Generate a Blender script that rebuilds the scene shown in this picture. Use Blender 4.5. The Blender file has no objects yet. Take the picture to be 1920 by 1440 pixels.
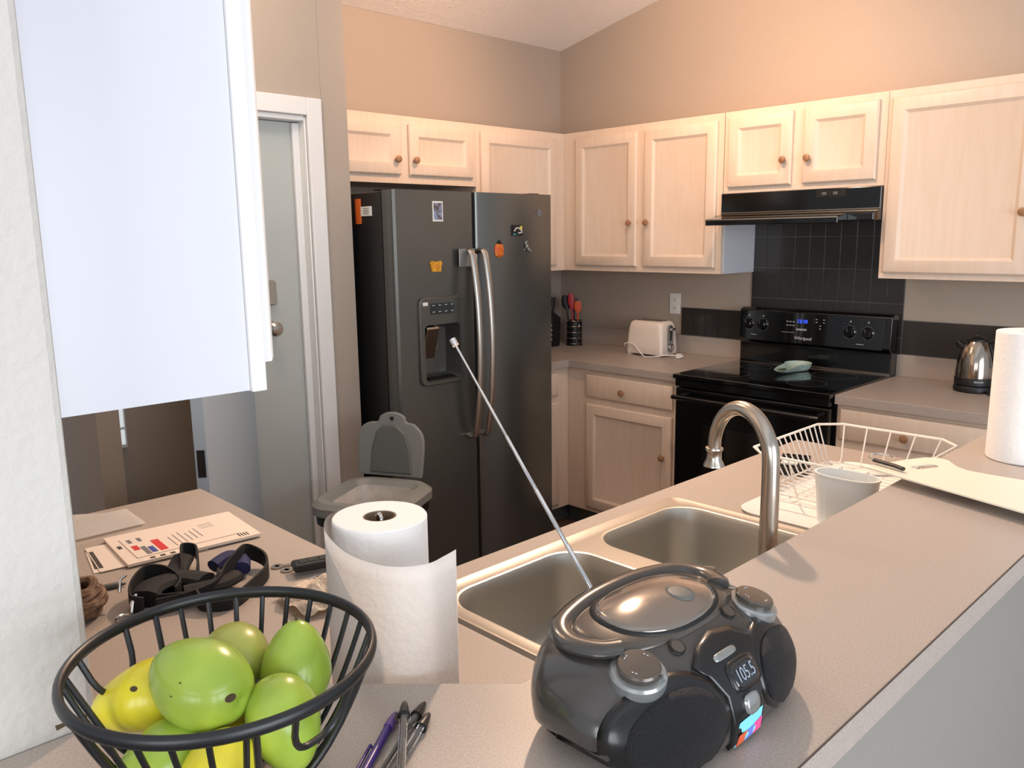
import bpy, bmesh, math, random
from mathutils import Vector, Matrix
from mathutils.bvhtree import BVHTree
random.seed(7)
PI = math.pi
S = bpy.context.scene
COL = S.collection

# ---------------------------------------------------------------- camera, world, light, exposure
cam_data = bpy.data.cameras.new('camera')
cam = bpy.data.objects.new('camera', cam_data); COL.objects.link(cam)
F_PX, YAW, PITCH, ROLL = 1535.19, 0.8039, 0.17765, -0.01334
cam_data.sensor_fit = 'HORIZONTAL'; cam_data.sensor_width = 36
cam_data.lens = F_PX / 1920 * 36
cam_data.clip_start = 0.05
_f = Vector((-math.sin(YAW)*math.cos(PITCH), math.cos(YAW)*math.cos(PITCH), -math.sin(PITCH)))
_r = Vector((math.cos(YAW), math.sin(YAW), 0)); _u = _r.cross(_f)
_r2 = math.cos(ROLL)*_r + math.sin(ROLL)*_u; _u2 = -math.sin(ROLL)*_r + math.cos(ROLL)*_u
M = Matrix((( _r2.x, _u2.x, -_f.x, 3.5241), (_r2.y, _u2.y, -_f.y, -3.8381), (_r2.z, _u2.z, -_f.z, 1.5605), (0, 0, 0, 1)))
cam.matrix_world = M
S.camera = cam

W = bpy.data.worlds.new('world'); S.world = W; W.use_nodes = True
W.node_tree.nodes['Background'].inputs[0].default_value = (0.84, 0.90, 1.0, 1)
W.node_tree.nodes['Background'].inputs[1].default_value = 0.66

def area(name, loc, target, size, size_y, power, color):
    l = bpy.data.lights.new(name, 'AREA'); l.shape = 'RECTANGLE'; l.size = size; l.size_y = size_y
    l.energy = power; l.color = color
    o = bpy.data.objects.new(name, l); COL.objects.link(o); o.location = loc
    o.rotation_euler = (Vector(target) - Vector(loc)).to_track_quat('-Z', 'Y').to_euler()
    return o
area('patio_window_daylight', (6.6, -3.6, 1.35), (1.5, -3.0, 1.5), 2.6, 2.1, 120, (0.86, 0.93, 1.0))
area('dining_window_daylight', (4.9, -7.2, 1.5), (1.8, -1.8, 1.9), 2.2, 1.6, 68, (0.95, 0.97, 1.0))

def spot(name, loc, target, power, color, angle, blend=0.9, rad=0.05):
    l = bpy.data.lights.new(name, 'SPOT'); l.energy = power; l.color = color; l.spot_size = math.radians(angle)
    l.spot_blend = blend; l.shadow_soft_size = rad
    o = bpy.data.objects.new(name, l); COL.objects.link(o); o.location = loc
    o.rotation_euler = (Vector(target) - Vector(loc)).to_track_quat('-Z', 'Y').to_euler()
    return o
WARM = (1.0, 0.60, 0.36)
HEADS = [((1.45, -1.15, 2.72), (1.35, 0.0, 2.45)), ((1.25, -1.35, 2.70), (0.0, -1.35, 2.2)), ((1.65, -1.55, 2.72), (2.75, -2.75, 0.9)), ((1.85, -1.35, 2.74), (2.1, -0.3, 1.2))]
spot('track_spot_light', *HEADS[0], 44, WARM, 112)
spot('track_spot_light', *HEADS[1], 44, WARM, 100)
spot('track_spot_light', *HEADS[2], 158, (1.0, 0.69, 0.48), 110)
spot('track_spot_light', *HEADS[3], 42, (1.0, 0.66, 0.45), 130)

hl = bpy.data.lights.new('hall_fill_light', 'POINT'); hl.energy = 11; hl.color = (1.0, 0.86, 0.72); hl.shadow_soft_size = .12  # added fill that brightens the dark hall wall, no known source there
ho_ = bpy.data.objects.new('hall_fill_light', hl); COL.objects.link(ho_); ho_.location = (1.2, -2.72, 2.5)

S.view_settings.view_transform = 'Standard'; S.view_settings.look = 'None'
S.view_settings.gamma = 1; S.view_settings.use_curve_mapping = False
S.view_settings.exposure = 0.08

# ---------------------------------------------------------------- materials
def lin(h):
    c = [int(h[i:i+2], 16)/255 for i in (0, 2, 4)]
    return tuple(x/12.92 if x <= .04045 else ((x+.055)/1.055)**2.4 for x in c) + (1,)
def mat(name, hexc, rough=.5, metal=0, bump=0, bscale=200, var=0, vscale=8, hex2=None, emit=0, coat=0, trans=0, spec=.5, stretch=None, aniso=0):
    m = bpy.data.materials.new(name); m.use_nodes = True
    nt = m.node_tree; b = nt.nodes['Principled BSDF']
    b.inputs['Base Color'].default_value = lin(hexc); b.inputs['Roughness'].default_value = rough
    b.inputs['Metallic'].default_value = metal; b.inputs['Specular IOR Level'].default_value = spec
    if coat: b.inputs['Coat Weight'].default_value = coat; b.inputs['Coat Roughness'].default_value = .08
    if trans: b.inputs['Transmission Weight'].default_value = trans
    if aniso: b.inputs['Anisotropic'].default_value = aniso
    if emit: b.inputs['Emission Color'].default_value = lin(hexc); b.inputs['Emission Strength'].default_value = emit
    tc = nt.nodes.new('ShaderNodeTexCoord'); mp = nt.nodes.new('ShaderNodeMapping')
    nt.links.new(tc.outputs['Object'], mp.inputs[0])
    if stretch: mp.inputs['Scale'].default_value = stretch
    if hex2 or var:
        n = nt.nodes.new('ShaderNodeTexNoise'); n.inputs['Scale'].default_value = vscale; n.inputs['Detail'].default_value = 6
        nt.links.new(mp.outputs[0], n.inputs[0])
        r = nt.nodes.new('ShaderNodeValToRGB')
        c1 = lin(hexc); c2 = lin(hex2) if hex2 else tuple(x*(1-var) for x in c1[:3]) + (1,)
        r.color_ramp.elements[0].position = .38; r.color_ramp.elements[1].position = .62
        r.color_ramp.elements[0].color = c2; r.color_ramp.elements[1].color = c1
        nt.links.new(n.outputs[0], r.inputs[0]); nt.links.new(r.outputs[0], b.inputs['Base Color'])
    if bump:
        n = nt.nodes.new('ShaderNodeTexNoise'); n.inputs['Scale'].default_value = bscale; n.inputs['Detail'].default_value = 3
        nt.links.new(mp.outputs[0], n.inputs[0])
        bp = nt.nodes.new('ShaderNodeBump'); bp.inputs['Strength'].default_value = bump; bp.inputs['Distance'].default_value = .004
        nt.links.new(n.outputs[0], bp.inputs['Height']); nt.links.new(bp.outputs[0], b.inputs['Normal'])
    return m
M_ = dict(
    wall=mat('taupe_wall_paint', 'B3A597', .62, bump=.15, bscale=120),
    wallw=mat('pale_textured_wall_paint', 'C9C4BD', .75, bump=.45, bscale=85),
    wallhall=mat('hall_wall_paint', 'A08E7C', .7, bump=.1),
    halfwall=mat('pony_wall_paint', '938E87', .7, bump=.2, bscale=90),
    ceil=mat('textured_ceiling', 'FAF9F8', .9, bump=.8, bscale=60),
    floor=mat('brown_vinyl_floor', '6B5346', .4, var=.3, vscale=5),
    trim=mat('white_gloss_trim', 'EDECEA', .3),
    doorp=mat('gloss_door_paint', 'BEC2BE', .14, var=.04, vscale=2),
    doorb=mat('pale_blue_grey_door_paint', 'A9B9C6', .3),
    cab=mat('pickled_wood_cabinet', 'E6D2BF', .42, hex2='E2CDB8', vscale=7, stretch=(6, 6, .6)),
    cabside=mat('white_laminate_panel', 'D9D9E0', .3),
    knob=mat('brown_wood_knob', 'A97C58', .4, var=.3, vscale=60),
    top=mat('speckled_laminate', 'B9ADA3', .38, hex2='A89D94', vscale=420),
    topedge=mat('laminate_seam', '4A3C34', .5),
    slate=mat('slate_steel', '6D6E6B', .32, metal=.75),
    slateside=mat('black_fridge_side', '232323', .45),
    black=mat('black_enamel', '0B0B0C', .12, coat=.5),
    blackm=mat('matte_black_plastic', '111112', .45),
    glassblk=mat('black_glass', '060607', .04, coat=1),
    ovenwin=mat('oven_window_glass', '1B1613', .06, coat=1),
    steel=mat('brushed_steel', 'B9B6B0', .34, metal=1, bump=.05, bscale=300),
    basin=mat('satin_sink_steel', 'C2BFB6', .40, metal=.9),
    chrome=mat('chrome', 'DADADA', .08, metal=1),
    nickel=mat('satin_nickel', 'B8AFA3', .25, metal=1),
    tile=mat('dark_slate_tile', '3B3836', .22, var=.25, vscale=3),
    grout=mat('grout_line', '8A8682', .8),
    white=mat('white_plastic', 'EFEDE8', .35),
    whitew=mat('white_vinyl_wire', 'F1ECE4', .4),
    cream=mat('toaster_plastic', 'E7DCD0', .3),
    greyp=mat('grey_bin_plastic', '7C7F7C', .45),
    greyd=mat('dark_grey_bin_plastic', '5C5F5C', .5),
    blkband=mat('black_bag_edge', '0E0E10', .35),
    bag=mat('clear_white_bin_bag', 'C9C4BE', .35, var=.2, vscale=18, bump=.6, bscale=25),
    paper=mat('paper_towel', 'F4F2EF', .9, bump=.35, bscale=110),
    core=mat('cardboard_core', '7A6850', .8),
    letter=mat('mail_paper', 'E8DACE', .8, bump=.05),
    ink=mat('printed_ink', '4A4440', .8),
    inkred=mat('red_print', 'D23A3A', .7), inkblue=mat('blue_print', '3F50A0', .7),
    wire=mat('black_bowl_wire', '17181A', .38),
    green=mat('green_pear_skin', 'A3B945', .3, hex2='8FAA3A', vscale=14, bump=.06, bscale=60, coat=.15),
    green2=mat('dull_green_pear_skin', '99A048', .34, hex2='A8AC50', vscale=14, bump=.06, bscale=60, coat=.15),
    yellow=mat('yellow_pear_skin', 'E6D52E', .3, hex2='DACB34', vscale=12, bump=.05, bscale=60, coat=.15),
    stem=mat('brown_stem', '4B3B24', .8),
    purple=mat('purple_pen_plastic', '3E2A78', .25), purplecap=mat('purple_cap_plastic', '6A4C8C', .45),
    clear=mat('clear_pen_barrel', 'E4E2DE', .05, trans=.92),
    blackcap=mat('black_cap_plastic', '1D1D1B', .35),
    shell=mat('charcoal_gloss_shell', '4A4744', .22, metal=.35, coat=.4),
    shelltop=mat('bronze_grey_deck', '5A534C', .26, metal=.45, coat=.3),
    lid=mat('smoked_lid', '877D74', .14, metal=.55, coat=.8),
    rubber=mat('black_front_plastic', '101113', .28, coat=.2),
    grille=mat('speaker_mesh', '15161A', .5, bump=1.0, bscale=900),
    lcd=mat('lcd_screen', '17181C', .15, coat=.6), seg=mat('lcd_digits', '8E97A2', .5),
    silver=mat('silver_plastic', '9DA09F', .25, metal=.6),
    ledblue=mat('blue_led', '2B4BFF', .5, emit=2.6),
    marks=mat('white_marking', 'C6C6C6', .6), marksd=mat('grey_marking', '77777A', .6),
    orange=mat('orange_paper', 'E8702A', .6), amber=mat('amber_magnet', 'F0A92C', .45, var=.3, vscale=60),
    redm=mat('red_lantern_magnet', 'CF3A22', .4, hex2='E08A2A', vscale=120),
    photo=mat('photo_print', '5A4640', .5, hex2='9AA8C8', vscale=45),
    teal=mat('teal_print', '3E8F94', .5), yellowp=mat('yellow_print', 'D8D04A', .5),
    redsil=mat('red_silicone', 'A8222E', .4), oransil=mat('orange_silicone', 'D05A36', .4),
    ceramic=mat('pale_green_ceramic', 'B4C9BE', .2), ceramicp=mat('leaf_print', '3F4F33', .3),
    cutting=mat('cream_cutting_board', 'F0E6D2', .4), bintr=mat('translucent_cutlery_bin', 'F0F3F1', .35),
    strap=mat('black_webbing', '141417', .7, bump=.5, bscale=500), strapb=mat('blue_webbing', '1F2858', .7),
    tissue=mat('cream_tissue', 'E9DCCB', .9, bump=.4, bscale=90), wicker=mat('brown_wicker', '5A4334', .8, hex2='8A705A', vscale=60, bump=1, bscale=80),
    pink=mat('pink_print', 'E5508E', .5), sky=mat('light_blue_print', '7FD3E6', .5), violet=mat('violet_print', '6C7BD0', .5),
    glow=mat('lamp_bulb_glow', 'FFC58A', .5, emit=14), glass=mat('glowing_window_pane', 'DDE6EA', .1, emit=.6),  # window pane material emits, standing in for daylight
    kettlem=mat('polished_kettle_steel', 'A79C8F', .14, metal=1),
)

# ---------------------------------------------------------------- helpers
ORI = {}
def thing(name, label, cat, loc=(0, 0, 0), group=None, rotz=0, local=False):
    o = bpy.data.objects.new(name, None); COL.objects.link(o); o.empty_display_size = .05
    o.location = loc; o.rotation_euler = (0, 0, rotz)
    o['label'] = label; o['category'] = cat
    if group: o['group'] = group
    ORI[o.name] = Vector((0, 0, 0)) if local else Vector(loc)
    return o
def tag(o, label, cat, group=None):
    o['label'] = label; o['category'] = cat
    if group: o['group'] = group
    return o
def obj(name, bm, m, parent=None, smooth=False, loc=None, kind=None, label=None, bevel=0, extra=(), sub=0):
    bmesh.ops.recalc_face_normals(bm, faces=bm.faces[:])
    off = Vector((0, 0, 0))
    if parent is not None:
        off = ORI[parent.name]
    elif loc is not None:
        off = Vector(loc)
    if off.length: bmesh.ops.translate(bm, verts=bm.verts[:], vec=-off)
    me = bpy.data.meshes.new(name); bm.to_mesh(me); bm.free()
    me.materials.append(M_[m] if isinstance(m, str) else m)
    for e in extra: me.materials.append(M_[e])
    if smooth:
        for p in me.polygons: p.use_smooth = True
        if smooth != 'all':
            try: me.set_sharp_from_angle(angle=math.radians(35))
            except Exception: pass
    o = bpy.data.objects.new(name, me); COL.objects.link(o)
    if parent is not None:
        o.parent = parent; ORI[o.name] = off
    else:
        if loc is not None: o.location = loc
        ORI[o.name] = off
    if kind: o['kind'] = kind
    if label: o['label'] = label
    if bevel:
        md = o.modifiers.new('bevel', 'BEVEL'); md.width = bevel; md.segments = 2; md.limit_method = 'ANGLE'; md.angle_limit = math.radians(40)
    if sub:
        md = o.modifiers.new('subsurf', 'SUBSURF'); md.levels = sub; md.render_levels = sub
    return o
def struct(name, bm, m, **k):
    o = obj(name, bm, m, kind='structure', **k); return o
def B(): return bmesh.new()
def box(bm, a, b, mi=0):
    vs = [bm.verts.new((x, y, z)) for x in (a[0], b[0]) for y in (a[1], b[1]) for z in (a[2], b[2])]
    for q in ((0, 1, 3, 2), (4, 6, 7, 5), (0, 4, 5, 1), (2, 3, 7, 6), (0, 2, 6, 4), (1, 5, 7, 3)):
        f = bm.faces.new([vs[i] for i in q]); f.material_index = mi
    return vs
def bx(a, b): m = B(); box(m, a, b); return m
def loft(bm, rings, cap=True, closed=False, mi=0, wrap=True):
    R_ = [[bm.verts.new(p) for p in r] for r in rings]
    n = len(R_[0]); k = len(R_)
    for i in range(k if closed else k-1):
        a, b = R_[i], R_[(i+1) % k]
        for j in range(n if wrap else n-1):
            try: f = bm.faces.new((a[j], a[(j+1) % n], b[(j+1) % n], b[j])); f.material_index = mi
            except ValueError: pass
    if cap and not closed and wrap:
        for r in (R_[0], R_[-1]):
            try: f = bm.faces.new(r); f.material_index = mi
            except ValueError: pass
    return R_
def catmull(P, n=6, closed=False):
    P = [Vector(p) for p in P]; out = []; k = len(P)
    rng = range(k if closed else k-1)
    for i in rng:
        if closed: p0, p1, p2, p3 = P[i-1], P[i], P[(i+1) % k], P[(i+2) % k]
        else: p0, p1, p2, p3 = P[max(i-1, 0)], P[i], P[i+1], P[min(i+2, k-1)]
        for j in range(n):
            t = j/n
            out.append(.5*((2*p1)+(-p0+p2)*t+(2*p0-5*p1+4*p2-p3)*t*t+(-p0+3*p1-3*p2+p3)*t**3))
    if not closed: out.append(P[-1])
    return out
def tube(bm, P, r, seg=8, closed=False, smooth_n=0, flat=None, cap=True, mi=0):
    """tube along points; r number or list; flat=(w,h) gives an elliptical band"""
    if smooth_n:
        rr = r
        k = len(P)
        P2 = catmull(P, smooth_n, closed)
        if isinstance(r, (list, tuple)):
            r = [rr[min(i//smooth_n, k-1)]*(1-(i % smooth_n)/smooth_n)+rr[min(i//smooth_n+1, k-1)]*((i % smooth_n)/smooth_n) for i in range(len(P2))]
        P = P2
    P = [Vector(p) for p in P]; k = len(P)
    up = Vector((0, 0, 1)); rings = []
    prev = None
    for i in range(k):
        if closed: t = (P[(i+1) % k]-P[i-1]).normalized()
        else: t = (P[min(i+1, k-1)]-P[max(i-1, 0)]).normalized()
        if prev is None:
            a = t.cross(up)
            if a.length < 1e-3: a = t.cross(Vector((1, 0, 0)))
        else:
            a = prev - t*prev.dot(t)
            if a.length < 1e-6: a = t.cross(up)
        a.normalize(); prev = a.copy(); b = t.cross(a).normalized()
        rad = r[i] if isinstance(r, (list, tuple)) else r
        w, h = (rad, rad) if flat is None else flat
        rings.append([P[i]+a*(w*math.cos(2*PI*j/seg))+b*(h*math.sin(2*PI*j/seg)) for j in range(seg)])
    loft(bm, rings, cap=cap, closed=closed, mi=mi)
def cyl(bm, p, q, r, r2=None, seg=24, mi=0):
    tube(bm, [p, q], [r, r if r2 is None else r2], seg=seg, mi=mi)
def lathe(bm, c, prof, seg=40, axis='z', mi=0, cap=True, sx=1, sy=1):
    rings = []
    for r, h in prof:
        ring = []
        for j in range(seg):
            a = 2*PI*j/seg; u, v = r*math.cos(a)*sx, r*math.sin(a)*sy
            d = {'z': (u, v, h), 'y': (u, h, v), 'x': (h, u, v)}[axis]
            ring.append(Vector(c)+Vector(d))
        rings.append(ring)
    loft(bm, rings, cap=cap, mi=mi)
def prism(bm, pts, z0, z1, plane='xy', mi=0):
    def P(u, v, w):
        return {'xy': (u, v, w), 'xz': (u, w, v), 'yz': (w, u, v)}[plane]
    loft(bm, [[P(u, v, z0) for u, v in pts], [P(u, v, z1) for u, v in pts]], mi=mi)
def rrect(cx, cy, w, h, r, n=5):
    out = []
    for sx, sy, a0 in ((1, 1, 0), (-1, 1, PI/2), (-1, -1, PI), (1, -1, 1.5*PI)):
        for i in range(n+1):
            a = a0+PI/2*i/n
            out.append((cx+sx*(w/2-r)+r*math.cos(a), cy+sy*(h/2-r)+r*math.sin(a)))
    return out
def text_bm(s, size, place, extrude=.0004):
    """mesh of lettering; place maps local (x,y,z) of the text to the world"""
    cu = bpy.data.curves.new('lettering', 'FONT'); cu.body = s; cu.size = size; cu.extrude = extrude
    cu.align_x = 'CENTER'; cu.align_y = 'CENTER'
    to = bpy.data.objects.new('lettering', cu); COL.objects.link(to)
    dg = bpy.context.evaluated_depsgraph_get(); dg.update()
    me = bpy.data.meshes.new_from_object(to.evaluated_get(dg))
    bm = B(); bm.from_mesh(me)
    bpy.data.objects.remove(to); bpy.data.meshes.remove(me); bpy.data.curves.remove(cu)
    for v in bm.verts: v.co = Vector(place(v.co))
    return bm
def YM(y0): return lambda u, v, w: (u, y0-w, v)       # face looks to -y
def XM(x0): return lambda u, v, w: (x0+w, u, v)       # face looks to +x
def door_bm(mp, u0, u1, v0, v1, frame=.052, th=.019, flat=False):
    bm = B()
    def ring(i, w): return [mp(a, b, w) for a, b in ((u0+i, v0+i), (u1-i, v0+i), (u1-i, v1-i), (u0+i, v1-i))]
    rs = [ring(.003, 0), ring(0, .002), ring(0, th-.006), ring(.005, th-.001), ring(.007, th)]
    if not flat:
        rs += [ring(frame, th), ring(frame+.004, th-.003), ring(frame+.012, th-.009), ring(frame+.014, th-.010)]
    loft(bm, rs); return bm
def knob_bm(mp, u, v, w0):
    bm = B(); prof = [(.007, 0), (.006, .008), (.008, .011), (.0145, .014), (.0165, .019), (.015, .024), (.009, .027), (.002, .028)]
    rings = [[mp(u+r*math.cos(2*PI*j/20), v+r*math.sin(2*PI*j/20), w0+h) for j in range(20)] for r, h in prof]
    loft(bm, rings); return bm
def add_door(root, mp, u0, u1, v0, v1, knob=None, name='door', **k):
    d = obj(name, door_bm(mp, u0, u1, v0, v1, **k), 'cab', root, smooth=True)
    if knob: obj('knob', knob_bm(mp, knob[0], knob[1], .0185), 'knob', d, smooth=True, label='brown wooden knob')
    return d

# ---------------------------------------------------------------- setting
ZC = lambda x: 2.655+.205*x
CT = .914
b = bx((-2.2, -8, -.06), (9, .12, 0)); struct('floor', b, 'floor')
b = B(); prism(b, [(-2.2, 0), (5.0, 0), (5.0, ZC(5)), (0, ZC(0)), (-2.2, ZC(0))], 0, .12, 'xz'); struct('wall_back', b, 'wall')
struct('wall_left', bx((-.12, -1.954, 0), (0, 0, 2.654)), 'wall')
b = B(); prism(b, [(-.12, 0), (.65, 0), (.65, ZC(.65)), (0, ZC(0)), (-.12, ZC(-.12))], -2.07, -1.955, 'xz'); struct('wall_alcove', b, 'wall')
b = B(); box(b, (.53, -2.142, 0), (.65, -2.071, ZC(.53))); box(b, (.53, -3.0, 2.02), (.65, -2.142, ZC(.53))); box(b, (.53, -3.0, 0), (.65, -2.56, 2.02))
struct('wall_hall', b, 'wall')
struct('wall_passage', bx((-1.4, -3.078, 0), (.95, -3.012, 2.72)), 'wallhall')
struct('wall_far', bx((-1.5, -3.0, 0), (-1.4, -2.07, 2.6)), 'wallhall')
b = B(); prism(b, [(-2.2, ZC(0)), (0, ZC(0)), (5.0, ZC(5)), (5.0, ZC(5)+.06), (0, ZC(0)+.06), (-2.2, ZC(0)+.06)], -8, .12, 'xz'); struct('ceiling', b, 'ceil')
struct('wall_near', bx((.9, -3.86, 0), (2.662, -3.612, 3.0)), 'wallw', bevel=.008)
# half wall under the raised bar, following its 45 degree corner
b = B(); prism(b, [(2.985, -1.2), (3.15, -1.2), (3.15, -3.36), (2.72, -3.79), (2.666, -3.79), (2.666, -3.60), (2.985, -3.281)], 0, 1.031, 'xy'); struct('wall_half', b, 'halfwall')
# hall door casing, closed door, open door
b = B()
for y0, y1, z0, z1 in ((-2.142, -2.078, 0, 2.09), (-2.62, -2.142, 2.025, 2.09)): box(b, (.651, y0, z0), (.667, y1, z1))
for y0, y1 in ((-2.150, -2.142),): box(b, (.532, y0, 0), (.652, y1, 2.02))
box(b, (.595, -2.178, 0), (.612, -2.150, 2.0)); box(b, (.532, -2.555, 2.005), (.652, -2.150, 2.024))
struct('trim_1', b, 'trim', bevel=.003)
d1 = struct('door_1', bx((.558, -2.553, .01), (.593, -2.152, 2.003)), 'doorp', bevel=.002)
b = B(); prism(b, rrect(-2.315, 1.362, .052, .095, .012), .594, .618, 'yz'); obj('deadbolt', b, 'nickel', d1, smooth=True, bevel=.003)
b = B(); lathe(b, (.594, -2.318, 1.225), [(.03, 0), (.03, .008), (.012, .012), (.012, .035), (.026, .045), (.028, .06), (.018, .07), (.001, .072)], axis='x'); obj('door_handle', b, 'nickel', d1, smooth=True)
H = Vector((.705, -2.452, 0)); Fv = Vector((1.29, -2.895, 0)); dd = (Fv-H).normalized(); nn = Vector((dd.y, -dd.x, 0))*.035
b = B(); prism(b, [(H.x, H.y), (Fv.x, Fv.y), (Fv.x+nn.x, Fv.y+nn.y), (H.x+nn.x, H.y+nn.y)], .01, 2.0); d2 = struct('door_2', b, 'doorb', bevel=.001)
b = B(); c0 = Fv+nn*.5+dd*.0005; s = nn.normalized()
prism(b, [(c0.x-s.x*.011, c0.y-s.y*.011), (c0.x+s.x*.011, c0.y+s.y*.011), (c0.x+s.x*.011+dd.x*.002, c0.y+s.y*.011+dd.y*.002), (c0.x-s.x*.011+dd.x*.002, c0.y-s.y*.011+dd.y*.002)], .895, .975)
obj('latch_plate', b, 'blackm', d2)
w1 = struct('window_1', bx((.651, -2.96, .872), (.661, -2.900, 1.14)), 'trim', bevel=.002)
b = B(); box(b, (.661, -2.955, .885), (.663, -2.907, .935)); box(b, (.661, -2.955, .945), (.663, -2.907, 1.12)); obj('pane', b, 'glass', w1)  # pane glows by itself to imitate daylight, the wall behind is solid

# ---------------------------------------------------------------- wall tiles behind the range
b = B()
def tiles(b, u0, u1, v0, v1, du, dv, u_off=0):
    u = u0
    while u < u1-.004:
        e = min(u+du, u1); v = v0
        while v < v1-.004:
            g = min(v+dv, v1); box(b, (u+.0011, -.0095, v+.0011), (e-.0011, -.003, g-.0011)); v = g
        u = e
box(b, (.91, -.0045, 1.0135), (1.337, -.0005, 1.166), 1); box(b, (1.337, -.0045, .93), (2.098, -.0005, 1.755), 1); box(b, (2.098, -.0045, 1.0135), (3.2, -.0005, 1.168), 1)
tiles(b, .912, 1.337, 1.0145, 1.165, .0775, .16)
tiles(b, 1.337, 2.097, .935, 1.755, .0762, .152)
tiles(b, 2.10, 3.2, 1.0145, 1.167, .31, .16)
tag(obj('tile_backsplash', b, 'tile', extra=('grout',), bevel=.001), 'dark slate tiles rising behind the range and running low along the wall', 'backsplash')

# ---------------------------------------------------------------- upper cabinets
ZT, ZB, D = 2.123, 1.369, .318
def carcass(root, a, b_, side=None):
    obj('body', bx(a, b_), 'cab', root, bevel=.0015)
c = thing('upper_cabinet', 'short two-door wall cabinet above the fridge, at the left end', 'cabinet', (D, -1.46, 1.815), group='upper wall cabinets')
carcass(c, (.001, -1.953, 1.815), (D, -.985, ZT))
mp = XM(D+.0005)
add_door(c, mp, -1.90, -1.462, 1.853, 2.085, (-1.491, 1.922)); add_door(c, mp, -1.411, -1.012, 1.853, 2.085, (-1.386, 1.922))
c = thing('upper_cabinet', 'tall single-door wall cabinet partly hidden behind the fridge top, in the corner', 'cabinet', (D, -.65, ZB), group='upper wall cabinets')
carcass(c, (.001, -.984, ZB), (D, -.001, ZT)); add_door(c, mp, -.957, -.398, 1.398, 2.088)
c = thing('upper_cabinet', 'two-door wall cabinet above the white toaster', 'cabinet', (.85, -.16, ZB), group='upper wall cabinets')
carcass(c, (D+.001, -D, ZB), (1.341, -.001, ZT)); obj('side_panel', bx((1.3411, -D+.022, ZB), (1.3445, -.001, ZT)), 'cabside', c, label='pale grey white side panel')
mp = YM(-D-.0005)
add_door(c, mp, .415, .838, 1.398, 2.088, (.803, 1.625)); add_door(c, mp, .885, 1.312, 1.398, 2.088, (.914, 1.625))
c = thing('upper_cabinet', 'short two-door wall cabinet right above the black range hood', 'cabinet', (1.72, -.16, 1.75), group='upper wall cabinets')
carcass(c, (1.3450, -D, 1.750), (2.0990, -.001, ZT))
add_door(c, mp, 1.373, 1.692, 1.775, 2.094, (1.66, 1.883)); add_door(c, mp, 1.745, 2.067, 1.775, 2.094, (1.774, 1.883))
c = thing('upper_cabinet', 'large wall cabinet to the right of the range hood, above the kettle', 'cabinet', (2.6, -.16, ZB), group='upper wall cabinets')
carcass(c, (2.1, -D, ZB), (3.2, -.001, ZT))
add_door(c, mp, 2.119, 2.655, 1.393, 2.092, (2.622, 1.627)); add_door(c, mp, 2.70, 3.18, 1.393, 2.092, (2.735, 1.627))
# foreground cabinet seen from its end
c = thing('upper_cabinet', 'white wall cabinet in the left foreground seen from its blank end', 'cabinet', (2.2, -3.47, 1.371), group='upper wall cabinets')
obj('body', bx((1.5, -3.609, 1.371), (2.545, -3.362, 3.0)), 'cabside', c)
obj('face_frame', bx((1.5, -3.3615, 1.369), (2.551, -3.341, 3.0)), 'trim', c, bevel=.0015)
m2 = lambda u, v, w: (u, -3.3405+w, v)
obj('door', door_bm(m2, 2.06, 2.542, 1.405, 2.9), 'trim', c, smooth=True)
obj('door', door_bm(m2, 1.53, 2.03, 1.405, 2.9), 'trim', c, smooth=True)

# ---------------------------------------------------------------- base cabinets
def base_body(root, a, b_, kick):
    bm = B(); box(bm, a, b_); obj('body', bm, 'cab', root, bevel=.0015)
    bm = B(); box(bm, *kick); obj('toe_kick', bm, 'greyd', root)
c = thing('base_cabinet', 'base cabinet with one drawer and one door between the corner and the range', 'cabinet', (1.0, -.3, 0), group='base cabinets')
base_body(c, (.612, -.61, .1), (1.318, -.001, .875), ((.56, -.55, 0), (1.318, -.001, .1)))
mp = YM(-.6105)
add_door(c, mp, .749, 1.291, .730, .850, (.997, .781), name='drawer', flat=True); add_door(c, mp, .749, 1.291, .125, .694, (1.248, .492))
c = thing('base_cabinet', 'base cabinet next to the fridge, showing only a narrow strip', 'cabinet', (.3, -.8, 0), group='base cabinets')
base_body(c, (.001, -.965, .1), (.61, -.001, .875), ((.001, -.965, 0), (.55, -.001, .1)))
mp = XM(.6105)
add_door(c, mp, -.95, -.70, .730, .850, name='drawer', flat=True); add_door(c, mp, -.95, -.70, .125, .694)
c = thing('base_cabinet', 'base cabinet with wide drawer to the right of the range', 'cabinet', (2.6, -.3, 0), group='base cabinets')
base_body(c, (2.089, -.61, .1), (3.2, -.001, .875), ((2.089, -.001-.55, 0), (3.2, -.001, .1)))
mp = YM(-.6105)
add_door(c, mp, 2.107, 2.655, .730, .858, (2.369, .778), name='drawer', flat=True); add_door(c, mp, 2.107, 2.655, .125, .694, (2.15, .62))
add_door(c, mp, 2.70, 3.18, .730, .858, (2.93, .778), name='drawer', flat=True)
c = thing('base_cabinet', 'sink base cabinet under the peninsula counter', 'cabinet', (2.6, -2.2, 0), group='base cabinets')
bm = B(); box(bm, (2.36, -3.0, .1), (2.378, -1.45, .875)); box(bm, (2.378, -1.468, .1), (2.98, -1.45, .875)); box(bm, (2.378, -3.0, .1), (2.98, -2.985, .875)); obj('body', bm, 'cab', c)
c = thing('base_cabinet', 'base cabinet under the left counter below the mail', 'cabinet', (1.9, -3.3, 0), group='base cabinets')
base_body(c, (1.46, -3.608, .1), (2.35, -3.005, .875), ((1.46, -3.608, 0), (2.35, -3.06, .1)))

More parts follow.
